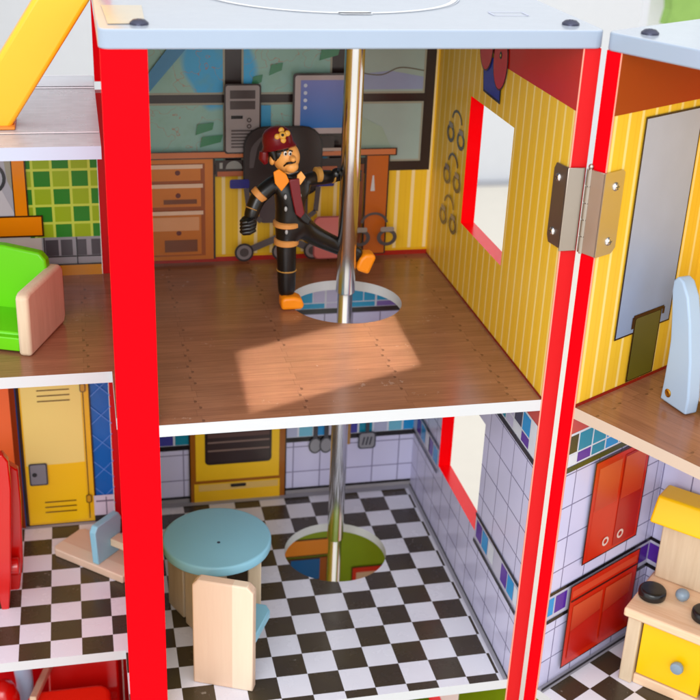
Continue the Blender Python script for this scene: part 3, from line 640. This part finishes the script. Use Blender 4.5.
# ================================================================== HINGE
hin = thing('hinge', 'metal butt hinge joining the two red wall edges', 'hinge', (3.14, -0.04, 1.25))
z0, z1 = 1.255, 1.895
def leaf(pts_front, side, M):
    pass
mb = MB(); mb.prism([(0.0, z0+0.02), (0.20, z0-0.0), (0.235, z0+0.05), (0.235, z1-0.07), (0.20, z1-0.02), (0.0, z1)], 'x', W-0.018, W-0.006, paint('dark_steel', 176, 168, 164, 0.38, 0.5, 0.05, 0, 1.0)); lf = mb.build('leaf', hin, label='steel leaf screwed to the yellow striped wall')
mb = MB(); mb.box(W-0.018, 3.115, -0.022, -0.008, z0, z1, STEEL); mb.build('leaf', hin, bevel=0.004)
bx, by = 3.146, -0.05
for k in range(5):
    a0 = z0+(z1-z0)*k/5; mb = MB(); mb.tube([(bx, by, a0+0.004), (bx, by, a0+(z1-z0)/5-0.004)], 0.030, STEEL, 20); mb.build('knuckle', hin)
mb = MB(); mb.tube([(bx, by, z0-0.01), (bx, by, z1+0.015)], 0.017, STEEL, 16); mb.ball((bx, by, z1+0.015), 0.022, STEEL); mb.build('pin', hin)
COP = paint('warm_steel', 200, 186, 178, 0.36, 0.5, 0.04, 0, 1.0); BRS = paint('pale_steel', 204, 194, 178, 0.36, 0.5, 0.0, 0, 1.0)
mb = MB(FW); mb.box(0.02, XL+0.018, -0.024, -0.008, z0, z1, COP); mb.build('leaf', hin, bevel=0.004)
mb = MB(FW); mb.prism([(-0.024, z0), (0.16, z0+0.0), (0.205, z0+0.04), (0.205, z1-0.02), (0.18, z1), (-0.024, z1)], 'x', XL+0.006, XL+0.02, BRS); mb.build('leaf', hin, label='steel leaf beside the grey printed door')
def screw(M, x, y, z, sgn, parent):
    mb = MB(M); mb.lathe([(0.034, 0), (0.033, 0.006*sgn), (0.024, 0.016*sgn), (0.010, 0.019*sgn)], SCREW, (x, y, z), 18, axis='x')
    mb.box(x+0.0145*sgn, x+0.020*sgn, y-0.02, y+0.02, z-0.003, z+0.003, BOLT); mb.box(x+0.0145*sgn, x+0.0202*sgn, y-0.003, y+0.003, z-0.02, z+0.02, BOLT); mb.build('screw', parent)
for z in (1.36, 1.78): screw(None, W-0.018, 0.14, z, -1, hin); screw(FW, XL+0.02, 0.11, z, 1, hin)

# ================================================================== ROUND TABLE
tx, ty, TH = 0.567, 1.33, 0.89; R_ = 0.497
tab = thing('round_table', 'round sky blue toy table on pine legs behind the pine chair back', 'table', (tx, ty, H1))
mb = MB(); mb.lathe([(R_-0.02, 0), (R_-0.004, 0.008), (R_, 0.02), (R_, 0.08), (R_-0.004, 0.091), (R_-0.012, 0.098), (R_-0.024, 0.1), (0.02, 0.1)], BLUE, (tx, ty, H1+TH-0.1), 72)
mb.build('tabletop', tab)
mb = MB(); mb.lathe([(0.016, 0), (0.016, 0.0015), (0.003, 0.0016)], BOLT, (tx+0.005, ty-0.10, H1+TH+0.0006), 12); mb.build('screw', tab)
for pts in ([(0.13, 1.60), (0.24, 1.66), (0.36, 1.40), (0.25, 1.34)], [(0.26, 1.27), (0.38, 1.33), (0.54, 1.0), (0.42, 0.94)], [(0.84, 1.24), (0.96, 1.2), (1.0, 1.5), (0.9, 1.54)], [(0.56, 1.5), (0.68, 1.5), (0.68, 1.74), (0.56, 1.74)]):
    mb = MB(); mb.prism(pts, 'z', H1, H1+TH-0.101, PINE); mb.build('leg', tab, bevel=0.012)

# ================================================================== TOY CHAIRS (local frame: back board in the x-z plane, facing +y)
def make_chair(label):
    t = thing('toy_chair', label, 'chair', group='pine backed blue toy chairs')
    mb = MB(); w = 0.268
    pts = [(-w, 0), (w, 0), (w, 1.03), (w-0.05, 1.085), (-w+0.05, 1.085), (-w, 1.03)]
    mb.prism(pts, 'y', -0.05, 0.05, PINE2); mb.build('backrest', t, bevel=0.014, local=True)
    mb = MB(); mb.prism([(-0.15, 0.051), (0.24, 0.051), (0.27, 0.50), (0.22, 0.57), (-0.16, 0.57), (-0.2, 0.50)], 'z', 0.38, 0.47, BLUE); mb.build('seat', t, bevel=0.012, local=True)
    mb = MB(); mb.box(-0.14, 0.02, 0.20, 0.30, 0.0, 0.379, PINE); mb.build('leg', t, bevel=0.01, local=True)
    return t
def dup(t, label):
    r = t.copy(); C.objects.link(r); r['label'] = label
    for ch in t.children:
        c = ch.copy(); C.objects.link(c); c.parent = r
    return r
ch1 = make_chair('toy chair standing upright, its plain pine back hiding a blue seat')
pa, pb = on(193, 683, 'z', H1), on(251, 693, 'z', H1)
ch1.location = ((pa.x+pb.x)/2+0.03, (pa.y+pb.y)/2+0.055, H1+0.001); ch1.rotation_euler = (0, 0, math.atan2(pb.y-pa.y, pb.x-pa.x))
ch2 = dup(ch1, 'tipped-over toy chair lying on its pine back beside the red post')
# lying on its back: local z (board length) runs along the floor, local y points up
dirv = Vector((0.74, -0.67, 0)).normalized()
zl = -dirv; yl = Vector((0, 0, 1)); xl = yl.cross(zl)
Mr = Matrix((xl, yl, zl)).transposed()
ch2.rotation_euler = Mr.to_euler(); ch2.location = (-0.135, 2.14, H1+0.043); ch2.scale = (0.84, 0.84, 0.84)

# ================================================================== LIME BENCH + pine arm
bench = thing('toy_bench', 'lime green toy bench with a pine armrest board', 'bench', (-1.2, 1.8, 0))
e1 = Vector((-0.99, 1.335, 0)); e2 = Vector((-0.715, 2.04, 0)); dv = (e2-e1).normalized(); L = (e2-e1).length
MBn = Matrix.Translation(e1) @ Matrix.Rotation(math.atan2(dv.y, dv.x)-PI/2, 4, 'Z')     # local +y runs back along the arm
mb = MB(MBn); hh = 0.55; prof = [(0.0, 0)]+[(L, 0), (L, hh-0.06), (L-0.05, hh), (0.05, hh), (0, hh-0.05)]
mb.prism([(0.0, 0.0), (L-0.02, 0.0), (L+0.02, 0.06), (L+0.02, hh-0.05), (L-0.03, hh), (0.06, hh), (0.0, hh-0.03)], 'x', -0.055, 0.055, PINE); mb.build('armrest', bench, bevel=0.03, seg=3)
mb = MB(MBn); mb.box(-1.4, -0.06, 0.10, L-0.10, 0.06, 0.16, LIME); mb.build('seat', bench, bevel=0.02)
mb = MB(MBn); mb.box(-1.4, -0.06, 0.04, 0.10, 0.02, 0.14, LIME); mb.build('front_rail', bench, bevel=0.01)
mb = MB(MBn); mb.prism([(-1.4, 0.0), (-0.06, 0.0), (-0.02, 0.5), (-0.03, 0.62), (-0.08, 0.68), (-0.4, 0.72), (-1.4, 0.72)], 'y', L-0.16, L-0.06, LIME); mb.build('backrest', bench, bevel=0.02)

# ================================================================== RED CURVED SEAT at the left edge
rs = thing('toy_rocker', 'glossy red curved toy side panel standing before the orange locker', 'toy furniture', (-1.5, 1.8, H1))
def P3(u, v, y): q = on(u, v, 'y', y); return (q.x, q.z)
yy = 1.75
pts = [P3(*q, yy) for q in ((-40, 470), (-10, 458), (2, 455), (8, 462), (11, 490), (11, 540), (11, 580), (9, 614), (3, 615), (-3, 590), (-8, 560), (-40, 545))]
mb = MB(); mb.prism(pts, 'y', yy-0.0, yy+0.10, REDT); mb.build('side_panel', rs, bevel=0.012)
pts = [P3(*q, 2.1) for q in ((-30, 462), (8, 462), (18, 468), (21, 500), (23, 560), (20, 585), (13, 603), (4, 580), (-30, 560))]
mb = MB(); mb.prism(pts, 'y', 2.05, 2.15, REDT); mb.build('side_panel', rs, bevel=0.012)
q = on(17, 566, 'y', 1.95); mb = MB(); mb.tube([(q.x-0.5, q.y, q.z), (q.x+0.02, q.y, q.z)], 0.085, REDT, 24); mb.build('rail', rs, bevel=0.01)

# ================================================================== SLANTED YELLOW BAR on terrace
bar = thing('slanted_bar', 'thick yellow bar slanting up from the grey terrace', 'bar', (-1.0, 1.6, 1.86))
yb = 1.62
A_, B_ = on(-22, 138, 'y', yb), on(104, -68, 'y', yb)
dz = (B_-A_); ln = dz.length; ang = math.atan2(dz.z, dz.x)
Mb = Matrix.Translation(A_) @ Matrix.Rotation(-ang, 4, 'Y')
A2 = on(8, 127, 'y', yb)
mb = MB(Mb); mb.box(0.02, ln+0.8, -0.10, 0.10, -0.16, 0.185, YBAR); mb.build('beam', bar, bevel=0.035, seg=4)
mb = MB(); mb.box(A2.x-0.35, A2.x+0.06, yb-0.16, yb+0.2, 1.8525, 1.875, paint('orange_shadow', 206, 130, 50, 0.4, 0.3)); mb.build('base_spot', bar, bevel=0.008)  # thin orange slab painted as the bar's shadow on the terrace

# ================================================================== TOY STOVE
sv = Vector((3.985, -0.155, H1)); sa = math.atan2(-0.73, 0.683)
MS = Matrix.Translation(sv) @ Matrix.Rotation(sa, 4, 'Z')
stove = thing('toy_stove', 'pine toy stove with yellow door, black burners and yellow hood', 'stove', sv, sa)
SW_, SD_ = 0.86, 0.56
def sbox(n, x0, x1, y0, y1, z0_, z1_, m, bv=0.012, par=None, **k):
    mb = MB(MS); mb.box(x0, x1, y0, y1, z0_, z1_, m); return mb.build(n, par or stove, bevel=bv, **k)
sbox('side_panel', 0.0, 0.12, 0.0, SD_, 0.0, 0.70, PINE); sbox('side_panel', SW_-0.12, SW_, 0.0, SD_, 0.0, 0.70, PINE)
sbox('base', 0.121, SW_-0.121, 0.03, SD_, 0.0, 0.10, PINEX); sbox('back_panel', 0.121, SW_-0.121, SD_-0.05, SD_-0.001, 0.101, 0.69, DARK, 0)
top = sbox('countertop', -0.035, SW_+0.035, -0.045, SD_+0.1, 0.702, 0.79, PINEX, 0.02)
dr = sbox('door', 0.135, SW_-0.16, 0.035, 0.11, 0.115, 0.685, YLW, 0.006)
mb = MB(MS); mb.lathe([(0.02, 0.035), (0.02, 0.0), (0.05, -0.005), (0.058, -0.03), (0.052, -0.05), (0.03, -0.058)], KNOB, (0.50, 0.0, 0.385), 24, axis='y'); mb.build('knob', dr)
for x, y in ((0.10, 0.25), (0.59, 0.23)):
    mb = MB(MS); mb.lathe([(0.10, 0), (0.118, 0.012), (0.122, 0.045), (0.118, 0.075), (0.106, 0.09), (0.09, 0.093), (0.03, 0.09)], BLACKP, (x, y, 0.7915), 36); mb.build('burner', stove)
mb = MB(MS); mb.tube([(0.33, 0.37, 0.7915), (0.33, 0.37, 0.83)], 0.03, KNOB, 16); mb.ball((0.33, 0.37, 0.845), (0.062, 0.062, 0.055), KNOB); mb.build('knob', stove)
sbox('backboard', 0.0, SW_, SD_, SD_+0.095, 0.7915, 1.56, PINE)
mb = MB(MS); mb.prism([(0.27, 1.50), (SD_+0.10, 1.50), (SD_+0.10, 1.70), (0.40, 1.71), (0.275, 1.53)], 'x', -0.04, SW_+0.04, YLW); mb.build('hood', stove, bevel=0.02, seg=3)

# ================================================================== GREY CHAIR SIDE on wing floor
wc = thing('toy_armchair', 'grey blue curved toy chair side with a brass screw', 'chair', MW @ Vector((0.62, 0.62, 0)), -WA)
p0 = Vector((0.46, 0.66)); p1 = Vector((0.77, 0.57)); dd = (p1-p0).normalized()
MG = MW @ Matrix.Translation((p0.x, p0.y, 0)) @ Matrix.Rotation(math.atan2(dd.y, dd.x), 4, 'Z')
iv = MG.inverted()
def onG(u, v):
    n = (MG.to_3x3() @ Vector((0, 1, 0))); d = ray(u, v); o = MG.translation; q = CAM+d*((o-CAM).dot(n)/d.dot(n)); l = iv @ q; return (l.x, l.z)
fp = [(659.5, 399), (663, 382), (667, 360), (670, 340), (671.3, 315), (671.8, 290), (673.5, 280), (678, 276.5), (683, 282), (687.6, 298), (689.6, 324), (690, 363), (688, 400), (684.5, 417)]
pts = [onG(*q) for q in fp]; pts[0] = (pts[0][0], 0.012); pts[-1] = (pts[-1][0], 0.012)
def side(y0, nm='side_panel'):
    mb = MB(MG); mb.prism(pts, 'y', y0, y0+0.12, GREY, smooth=False); return mb.build(nm, wc, bevel=0.016, seg=3)
sp = side(0.0); side(0.52)
lx, lz = onG(668, 393); mb = MB(MG); mb.lathe([(0.035, 0.001), (0.035, -0.004), (0.024, -0.010), (0.01, -0.006)], paint('brass', 196, 150, 60, 0.3, 0.5, 0.04, 0, 1), (lx, 0, lz), 16, axis='y'); mb.build('screw', sp)
mb = MB(MG); mb.box(0.20, 0.9, 0.125, 0.515, 0.10, 0.22, PINEX); mb.build('seat', wc, bevel=0.015)
mb = MB(MG); mb.box(0.36, 0.9, 0.10, 0.20, 0.0, 0.098, PINE); mb.build('leg', wc, bevel=0.01)

# ================================================================== RED TOY TRUCK (lowest left level)
tr = thing('toy_fire_truck', 'red toy fire truck with a pine bar, only its top showing', 'toy truck', (-0.9, 2.3, G+0.001))
zt = -4.35
A0 = on(24, 692, 'z', zt); 
mb = MB(); mb.prism(rrect_pts(-1.32, -0.46, 1.6, 2.40, 0.14), 'z', G+0.3, zt, paint('red_truck_top', 235, 40, 20, 0.3, 0.4)); mb.build('cab', tr, bevel=0.05, seg=4)
mb = MB(); mb.prism([(2.62, G+0.3), (3.0, G+0.3), (3.0, -4.15), (2.75, -4.75), (2.62, -4.8)], 'x', -1.12, -0.36, REDT); mb.build('body', tr, bevel=0.03)
q0, q1 = on(33, 700, 'y', 2.16), on(50, 664, 'y', 2.9); mb = MB(); mb.tube([q0, q1], 0.05, PINE, 4); mb.build('bar', tr, bevel=0.008)
for x in (-1.42, -0.46):
    for y in (1.85, 2.75): mb = MB(); mb.lathe([(0.28, -0.06), (0.3, -0.04), (0.3, 0.04), (0.28, 0.06)], BLACKP, (x, y, G+0.302), 32, axis='x'); mb.build('wheel', tr)
gm = thing('grey_toy_tool', 'rounded grey toy tool leaning behind the red truck', 'toy', (-1.25, 2.5, G+0.001))
q = on(24, 672, 'y', 2.6); mb = MB(); mb.tube([(q.x, 2.6, G+0.001), (q.x, 2.6, q.z-0.1), (q.x-0.02, 2.6, q.z+0.2)], [0.07, 0.09, 0.1], GREY, 20); mb.build('handle', gm)
q = on(2, 688, 'y', 2.3); rb = MB(); rb.lathe([(0.1, 0), (0.16, 0.05), (0.17, q.z-G-0.12), (0.12, q.z-G+0.02), (0.03, q.z-G+0.08)], REDT, (q.x, 2.3, G+0.001), 28); rbo = rb.build('toy_hydrant')
rbo['label'] = 'rounded red toy hydrant at the lower left corner'; rbo['category'] = 'toy hydrant'

# ================================================================== FIGURE
FY = 2.15
def F(u, v, dy=0.0): return tuple(on(u, v, 'y', FY+dy))
base_spot = on(290, 303, 'z', 0)
fig = thing('person', 'toy fireman figure in black uniform and maroon helmet, kicking by the pole', 'person', (base_spot.x, FY, 0))
def skin_mesh(chains, mat_fn, name, parent, sub=2, extra=None):
    me = bpy.data.meshes.new(name); V = []; E = []; Rr = []; idx = {}
    for ch in chains:
        prev = None
        for key, p, r in ch:
            if key is None or key not in idx:
                V.append(p); Rr.append(r); i = len(V)-1
                if key: idx[key] = i
            else: i = idx[key]
            if prev is not None: E.append((prev, i))
            prev = i
    inv = world_of(parent).inverted(); me.from_pydata([tuple(inv @ Vector(v)) for v in V], E, [])
    o = bpy.data.objects.new(name, me); C.objects.link(o); o.parent = parent
    sk = o.modifiers.new('skin', 'SKIN'); me.skin_vertices[0].data[0].use_root = True
    for i, r in enumerate(Rr): me.skin_vertices[0].data[i].radius = (r, r) if isinstance(r, float) else r
    sk.branch_smoothing = 0.3
    ss = o.modifiers.new('sub', 'SUBSURF'); ss.levels = sub; ss.render_levels = sub
    dg = bpy.context.evaluated_depsgraph_get(); ev = o.evaluated_get(dg); nm = bpy.data.meshes.new_from_object(ev)
    o.modifiers.clear(); o.data = nm; nm.name = name
    mats = []
    for p in nm.polygons:
        c = world_of(parent) @ p.center; m = mat_fn(c)
        if m not in mats: mats.append(m); nm.materials.append(m)
        p.material_index = mats.index(m); p.use_smooth = True
    return o
hc = Vector(F(285, 157))
pel = F(289, 218); 
chains = [
    [('pel', pel, 0.14), ('chest', F(290.5, 188), 0.175), ('neck', F(289, 176), 0.075), ('head0', F(287, 168), 0.085)],
    [('chest', None, 0), ('shL', F(274, 183, -0.03), 0.09), ('elL', F(257, 198, -0.08), 0.078), ('wrL', F(252, 212, -0.11), 0.07), ('fiL', F(249, 222, -0.12), 0.062)],
    [('chest', None, 0), ('shR', F(308, 179, 0.03), 0.07), ('elR', F(324, 177, 0.12), 0.072), ('wrR', F(338, 176, 0.2), 0.052), ('fiR', F(345, 175, 0.2), 0.055)],
    [('pel', None, 0), ('hpL', F(286, 236), 0.115), ('knL', F(286.5, 252, -0.02), 0.096), ('anL', F(286.5, 289, 0.0), 0.09), ('heL', F(286.5, 297, -0.01), 0.07)],
    [('pel', None, 0), ('knR', F(314, 236, 0.05), 0.098), ('anR', F(345, 249, 0.12), 0.082), ('toR', F(361, 257, 0.12), 0.085)],
]
def bm_(c): return UNI
body = skin_mesh(chains, bm_, 'body', fig)
# boots
def boot(p, rot, sx, sy, sz):
    M = Matrix.Translation(Vector(p)) @ Matrix.Rotation(rot, 4, 'Y'); mb = MB(M)
    mb.prism([(-sx, -sz), (sx*0.9, -sz), (sx, -sz*0.3), (sx*0.8, sz*0.6), (sx*0.2, sz), (-sx*0.8, sz), (-sx, sz*0.5)], 'y', -sy, sy, BOOT); mb.build('boot', fig, bevel=0.028, seg=4)
b0 = F(291.5, 300.5, -0.05); boot((b0[0], b0[1], 0.068), 0, 0.105, 0.085, 0.062)
boot(F(364.5, 260.5, 0.1), math.radians(-68), 0.098, 0.08, 0.07)
# head
mb = MB(); mb.ball(tuple(hc+Vector((0.012, 0, 0))), (0.118, 0.12, 0.138), SKIN, 28, 18); mb.ball(tuple(Vector(F(291, 166, -0.06))), (0.066, 0.075, 0.06), SKIN)      # chin
mb.ball(tuple(Vector(F(292.5, 158.5, -0.125))), (0.03, 0.055, 0.028), SKIN); mb.ball(tuple(Vector(F(272, 160, -0.03))), (0.025, 0.04, 0.045), SKIN)              # nose, ear
mb.ball(tuple(Vector(F(289, 171, 0))), (0.07, 0.07, 0.06), SKIN)
hd = mb.build('head', fig)
mb = MB()
for u in (285.2, 290.0): mb.ball(tuple(Vector(F(u, 153.5, -0.125))), (0.017, 0.012, 0.022), flat(236, 226, 214), 12, 8); mb.ball(tuple(Vector(F(u+0.5, 154, -0.137))), (0.009, 0.008, 0.012), HAIR, 10, 8)
mb.build('eyes', hd)
mb = MB(); mb.tube([F(283.5, 150.5, -0.125), F(286.5, 150, -0.13)], 0.007, HAIR, 8); mb.tube([F(289.5, 150.3, -0.13), F(292.5, 151.2, -0.125)], 0.007, HAIR, 8); mb.build('eyebrows', hd)
mb = MB(); mb.tube(curve([F(284, 166, -0.11), F(287, 163.5, -0.145), F(291, 162.8, -0.155), F(295.5, 161.5, -0.11)], 4), [0.007]*4+[0.011]*4+[0.011]*4+[0.007], HAIR, 10); mb.build('moustache', hd)
mb = MB(); mb.ball(tuple(hc+Vector((-0.03, 0.03, 0.035))), (0.125, 0.125, 0.105), HAIR, 24, 14); mb.tube([F(272.5, 152, -0.06), F(275, 160, -0.09)], [0.04, 0.015], HAIR, 10); mb.tube([F(277, 149.5, -0.115), F(288, 147.5, -0.11)], [0.032, 0.024], HAIR, 10); mb.build('hair', hd)
# helmet
MH = Matrix.Translation(Vector(F(278.5, 146, -0.01))) @ Matrix.Rotation(math.radians(-11), 4, 'Y') @ Matrix.Rotation(math.radians(-14), 4, 'X')
mb = MB(MH); mb.lathe([(0.145, -0.03), (0.158, -0.02), (0.15, -0.004), (0.136, 0.02), (0.134, 0.07), (0.118, 0.12), (0.085, 0.155), (0.04, 0.172), (0.004, 0.176)], MAR, (0, 0, 0), 36)
mb.tube([(-0.135, -0.02, -0.02), (-0.15, -0.01, -0.075), (-0.14, 0.0, -0.125)], [0.04, 0.045, 0.02], MAR, 14)
hel = mb.build('helmet', fig)
mb = MB(MH)
for dx, dz_ in ((0.005, 0.045), (0.048, 0.01), (-0.042, 0.0), (0.0, -0.04)): mb.ball((0.035+dx, -0.128+0.35*max(dz_, 0), 0.085+dz_), (0.026, 0.012, 0.026), CREST, 12, 8)
mb.ball((0.038, -0.135, 0.087), (0.034, 0.014, 0.034), CREST, 12, 8); mb.ball((0.038, -0.153, 0.09), (0.013, 0.008, 0.012), HAIR, 10, 8); mb.build('crest', hel)
# collar, tie, buttons, bands, gloves
mb = MB()
mb.prism([(F(*q)[0], F(*q)[2]) for q in ((270.5, 167), (276, 164), (283, 169), (286.5, 176), (278.5, 186), (272, 178))], 'y', FY-0.165, FY-0.145, GOLD if False else BOOT)
mb.prism([(F(*q)[0], F(*q)[2]) for q in ((302.5, 172), (298, 166), (294, 170), (293.5, 176), (297, 180))], 'y', FY-0.165, FY-0.145, SKIN)
mb.build('collar', fig, bevel=0.006)
tp = [(285.5, 174), (295.5, 172.5), (297.5, 190), (301, 207), (297, 212), (292, 208), (288.5, 192)]
mb = MB(); mb.prism([(F(*q)[0], F(*q)[2]) for q in tp], 'y', FY-0.185, FY-0.16, MAR); mb.build('tie', fig, bevel=0.008)
mb = MB(); mb.prism([(F(*q)[0], F(*q)[2]) for q in ((296, 203), (303, 208), (309, 214), (306, 221), (299, 217), (294, 212))], 'y', FY-0.16, FY-0.05, UNI); mb.build('coat_tail', fig, bevel=0.02)
mb = MB()
for u, v in ((285.5, 197), (285.8, 209), (286.5, 232), (300, 196)): mb.ball(F(u, v, -0.15 if v < 215 else -0.11), (0.014, 0.012, 0.024), SILV, 10, 8)
mb.build('buttons', fig)
for (u, v, r, h) in ((286.8, 223, 0.124, 0.05), (286.3, 241, 0.112, 0.06)):
    c_ = F(u, v, -0.03 if v < 230 else -0.01); mb = MB(); mb.lathe([(r-0.01, -h/2), (r, -h/2+0.008), (r, h/2-0.008), (r-0.01, h/2)], TAN, c_, 26); mb.build('reflective_band', fig)
c_ = F(286.5, 269.5, -0.01); mb = MB(); mb.lathe([(0.086, -0.008), (0.094, 0), (0.086, 0.008)], GOLD, c_, 24); mb.build('reflective_band', fig)
def ringat(p, d, r, h, m, nm):
    M = Matrix.Translation(p) @ d.to_track_quat('Z', 'Y').to_matrix().to_4x4(); mb = MB(M); mb.lathe([(r-0.008, -h/2), (r, -h/2+0.005), (r, h/2-0.005), (r-0.008, h/2)], m, (0, 0, 0), 22); mb.build(nm, fig)
el, wr, an, kn = Vector(F(257, 198, -0.08)), Vector(F(252, 212, -0.11)), Vector(F(345, 249, 0.12)), Vector(F(320, 239, 0.05))
ringat(el+Vector((0.02, 0, 0.03)), Vector((0.6, 0, 0.6)), 0.078, 0.06, TAN, 'cuff_band'); ringat(wr+Vector((0, 0, 0.03)), (el-wr), 0.064, 0.014, GOLD, 'cuff_band'); ringat(kn.lerp(an, 0.62), (an-kn), 0.074, 0.014, GOLD, 'cuff_band')
er = Vector(F(318, 174.5, 0.05)); ringat(er, Vector((1, 0.3, 0)), 0.07, 0.05, GOLD, 'cuff_band'); ringat(Vector(F(332, 176.5, 0.15)), Vector((1, 0.5, 0)), 0.062, 0.014, GOLD, 'cuff_band')
mb = MB(); fc = Vector(F(248.5, 223, -0.12)); mb.ball(tuple(fc), (0.075, 0.066, 0.075), UNI)
for k in range(4):
    zf = 0.045-0.032*k; mb.tube([tuple(fc+Vector((0.05, -0.04, zf))), tuple(fc+Vector((0.0, -0.07, zf-0.012))), tuple(fc+Vector((-0.05, -0.055, zf-0.02))), tuple(fc+Vector((-0.065, -0.01, zf-0.02)))], [0.02, 0.024, 0.023, 0.017], UNI, 10)
mb.tube([tuple(fc+Vector((0.045, -0.02, 0.05))), tuple(fc+Vector((0.02, -0.075, 0.045))), tuple(fc+Vector((-0.02, -0.085, 0.03)))], [0.02, 0.019, 0.015], UNI, 10); mb.build('hand', fig)
gr = Vector((px_-0.02, py_+0.02, F(345, 175, 0.1)[2])); mb = MB(); mb.ball((px_-0.10, py_+0.10, gr.z), (0.055, 0.05, 0.055), UNI)
for k in range(4):
    zf = gr.z+0.04-0.026*k; mb.tube([(px_+math.cos(t)*0.105, py_+math.sin(t)*0.105, zf) for t in (2.4, 1.9, 1.3, 0.7, 0.2)], [0.017, 0.018, 0.017, 0.015, 0.012], UNI, 10)
mb.tube([(px_+math.cos(t)*0.105, py_+math.sin(t)*0.105, gr.z+0.05) for t in (2.6, 3.1, 3.5)], [0.019, 0.018, 0.014], UNI, 10); mb.build('hand', fig)

# ================================================================== SURROUNDINGS
def setting(o): o['kind'] = 'structure'; return o
mb = MB(); mb.box(-60, 60, -30, 26, G-ST-1.0, G-ST-0.005, CREAM); setting(mb.build('ground'))
mb = MB(); mb.box(-60, 60, 24, 24.5, G-ST-0.9, 60, WALLM); bwl = setting(mb.build('wall'))
mb = MB(); mb.box(-60, 60, 23.7, 23.98, on(495, 193, 'y', 23.7).z, on(495, 183, 'y', 23.7).z, paint('grey_shade', 168, 170, 176, 0.6, 0.2)); mb.build('wall_shade_band', bwl)  # added grey strip, painted shadow where the wall meets the ground
mb = MB(); mb.box(-60, 60, 23.6, 23.98, on(495, 212, 'y', 23.7).z, on(495, 203, 'y', 23.7).z, paint('pale_shade', 184, 186, 190, 0.6, 0.2)); mb.build('wall_shade_band', bwl)  # second, paler strip of the same painted wall-base shadow
BT = MB(); BT.prism([(q.x, q.z) for q in [on(*p, 'y', 11.0) for p in ((667, 26), (672, 10), (673, -40), (672, -160), (900, -160), (900, 30))]], 'y', 11.0, 11.3, paint('pale_green_cloth', 140, 178, 96, 0.8, 0.1, 0.25)); cu = BT.build('green_cloth')
cu['label'] = 'blurred pale green hanging cloth beyond the right roof'; cu['category'] = 'cloth'
BT = MB(); BT.box(on(649, 10, 'y', 12.5).x, on(700, 10, 'y', 12.5).x, 12.5, 12.8, on(650, 60, 'y', 12.5).z, 12, paint('white_door', 228, 232, 238, 0.6, 0.2)); o = BT.build('white_board'); o['label'] = 'blurred white board behind the gap between the roofs'; o['category'] = 'board'
BT = MB(); BT.box(-7.5, -3.0, 16, 16.3, G, 14, paint('grey_panel', 172, 173, 175, 0.7, 0.1)); o = BT.build('grey_board'); o['label'] = 'blurred grey board behind the yellow bar'; o['category'] = 'board'

# ================================================================== scale to metres
seen = set()
for o in bpy.data.objects:
    o.location = o.location*S
    if o.type == 'MESH' and o.data.name not in seen:
        seen.add(o.data.name); o.data.transform(Matrix.Scale(S, 4)); o.data.update()

# ================================================================== light
def area(name, loc, target, size, sizey, watts, colr=(1, 1, 1), spread=180):
    l = bpy.data.lights.new(name, 'AREA'); l.shape = 'RECTANGLE'; l.size = size*S; l.size_y = sizey*S; l.energy = watts; l.color = colr; l.spread = math.radians(spread)
    o = bpy.data.objects.new(name, l); C.objects.link(o); o.location = Vector(loc)*S; o.rotation_euler = (Vector(target)-Vector(loc)).to_track_quat('-Z', 'Y').to_euler(); return o
area('window_light', (-3.2, -13.0, 6.0), (1.2, 0, -0.3), 10, 7, 13.5, (0.98, 0.99, 1.0))
# narrow window beam that throws the bright patch on the plank floor
d = Vector((0.2, 0.83, -0.52)).normalized(); cpt = Vector((1.47, 0.98, 0))
e1_ = Vector((1.5, 0.65, 0)); e2_ = Vector((0.06, 1.09, 0)); q1 = e1_-d*e1_.dot(d); q2 = e2_-d*e2_.dot(d); q2 = q2-q1.normalized()*q2.dot(q1.normalized())
l = bpy.data.lights.new('sun_patch_light', 'AREA'); l.shape = 'RECTANGLE'; l.size = q1.length*S; l.size_y = q2.length*S; l.energy = 0.10; l.color = (0.95, 0.98, 1.0); l.spread = math.radians(0.6)
o = bpy.data.objects.new('sun_patch_light', l); C.objects.link(o); X = q1.normalized(); Z = -d; Y = Z.cross(X)
o.matrix_world = Matrix.Translation((cpt-d*11)*S) @ Matrix((X, Y, Z)).transposed().to_4x4()
w = bpy.data.worlds.new('World'); bpy.context.scene.world = w; w.use_nodes = True
nt = w.node_tree; bg = nt.nodes['Background']
tc = nt.nodes.new('ShaderNodeTexCoord'); sp_ = nt.nodes.new('ShaderNodeSeparateXYZ'); nt.links.new(tc.outputs['Generated'], sp_.inputs[0])
rp = nt.nodes.new('ShaderNodeValToRGB'); mr = nt.nodes.new('ShaderNodeMapRange'); mr.inputs[1].default_value = -1; mr.inputs[2].default_value = 1; nt.links.new(sp_.outputs[2], mr.inputs[0]); nt.links.new(mr.outputs[0], rp.inputs[0])
rp.color_ramp.elements[0].color = (0.55, 0.52, 0.48, 1); rp.color_ramp.elements[1].color = (0.95, 0.97, 1.0, 1); nt.links.new(rp.outputs[0], bg.inputs[0]); bg.inputs[1].default_value = 1.9

# ================================================================== camera
cd = bpy.data.cameras.new('camera'); cam = bpy.data.objects.new('camera', cd); C.objects.link(cam)
cam.location = CAM*S; cam.rotation_euler = CE; cd.sensor_width = 36; cd.lens = FPX/700*36; cd.clip_start = 0.01; cd.clip_end = 100
cd.dof.use_dof = True; cd.dof.focus_distance = 9.4*S; cd.dof.aperture_fstop = 11
sc = bpy.context.scene; sc.camera = cam
sc.view_settings.view_transform = 'Standard'; sc.view_settings.look = 'None'; sc.view_settings.exposure = 0
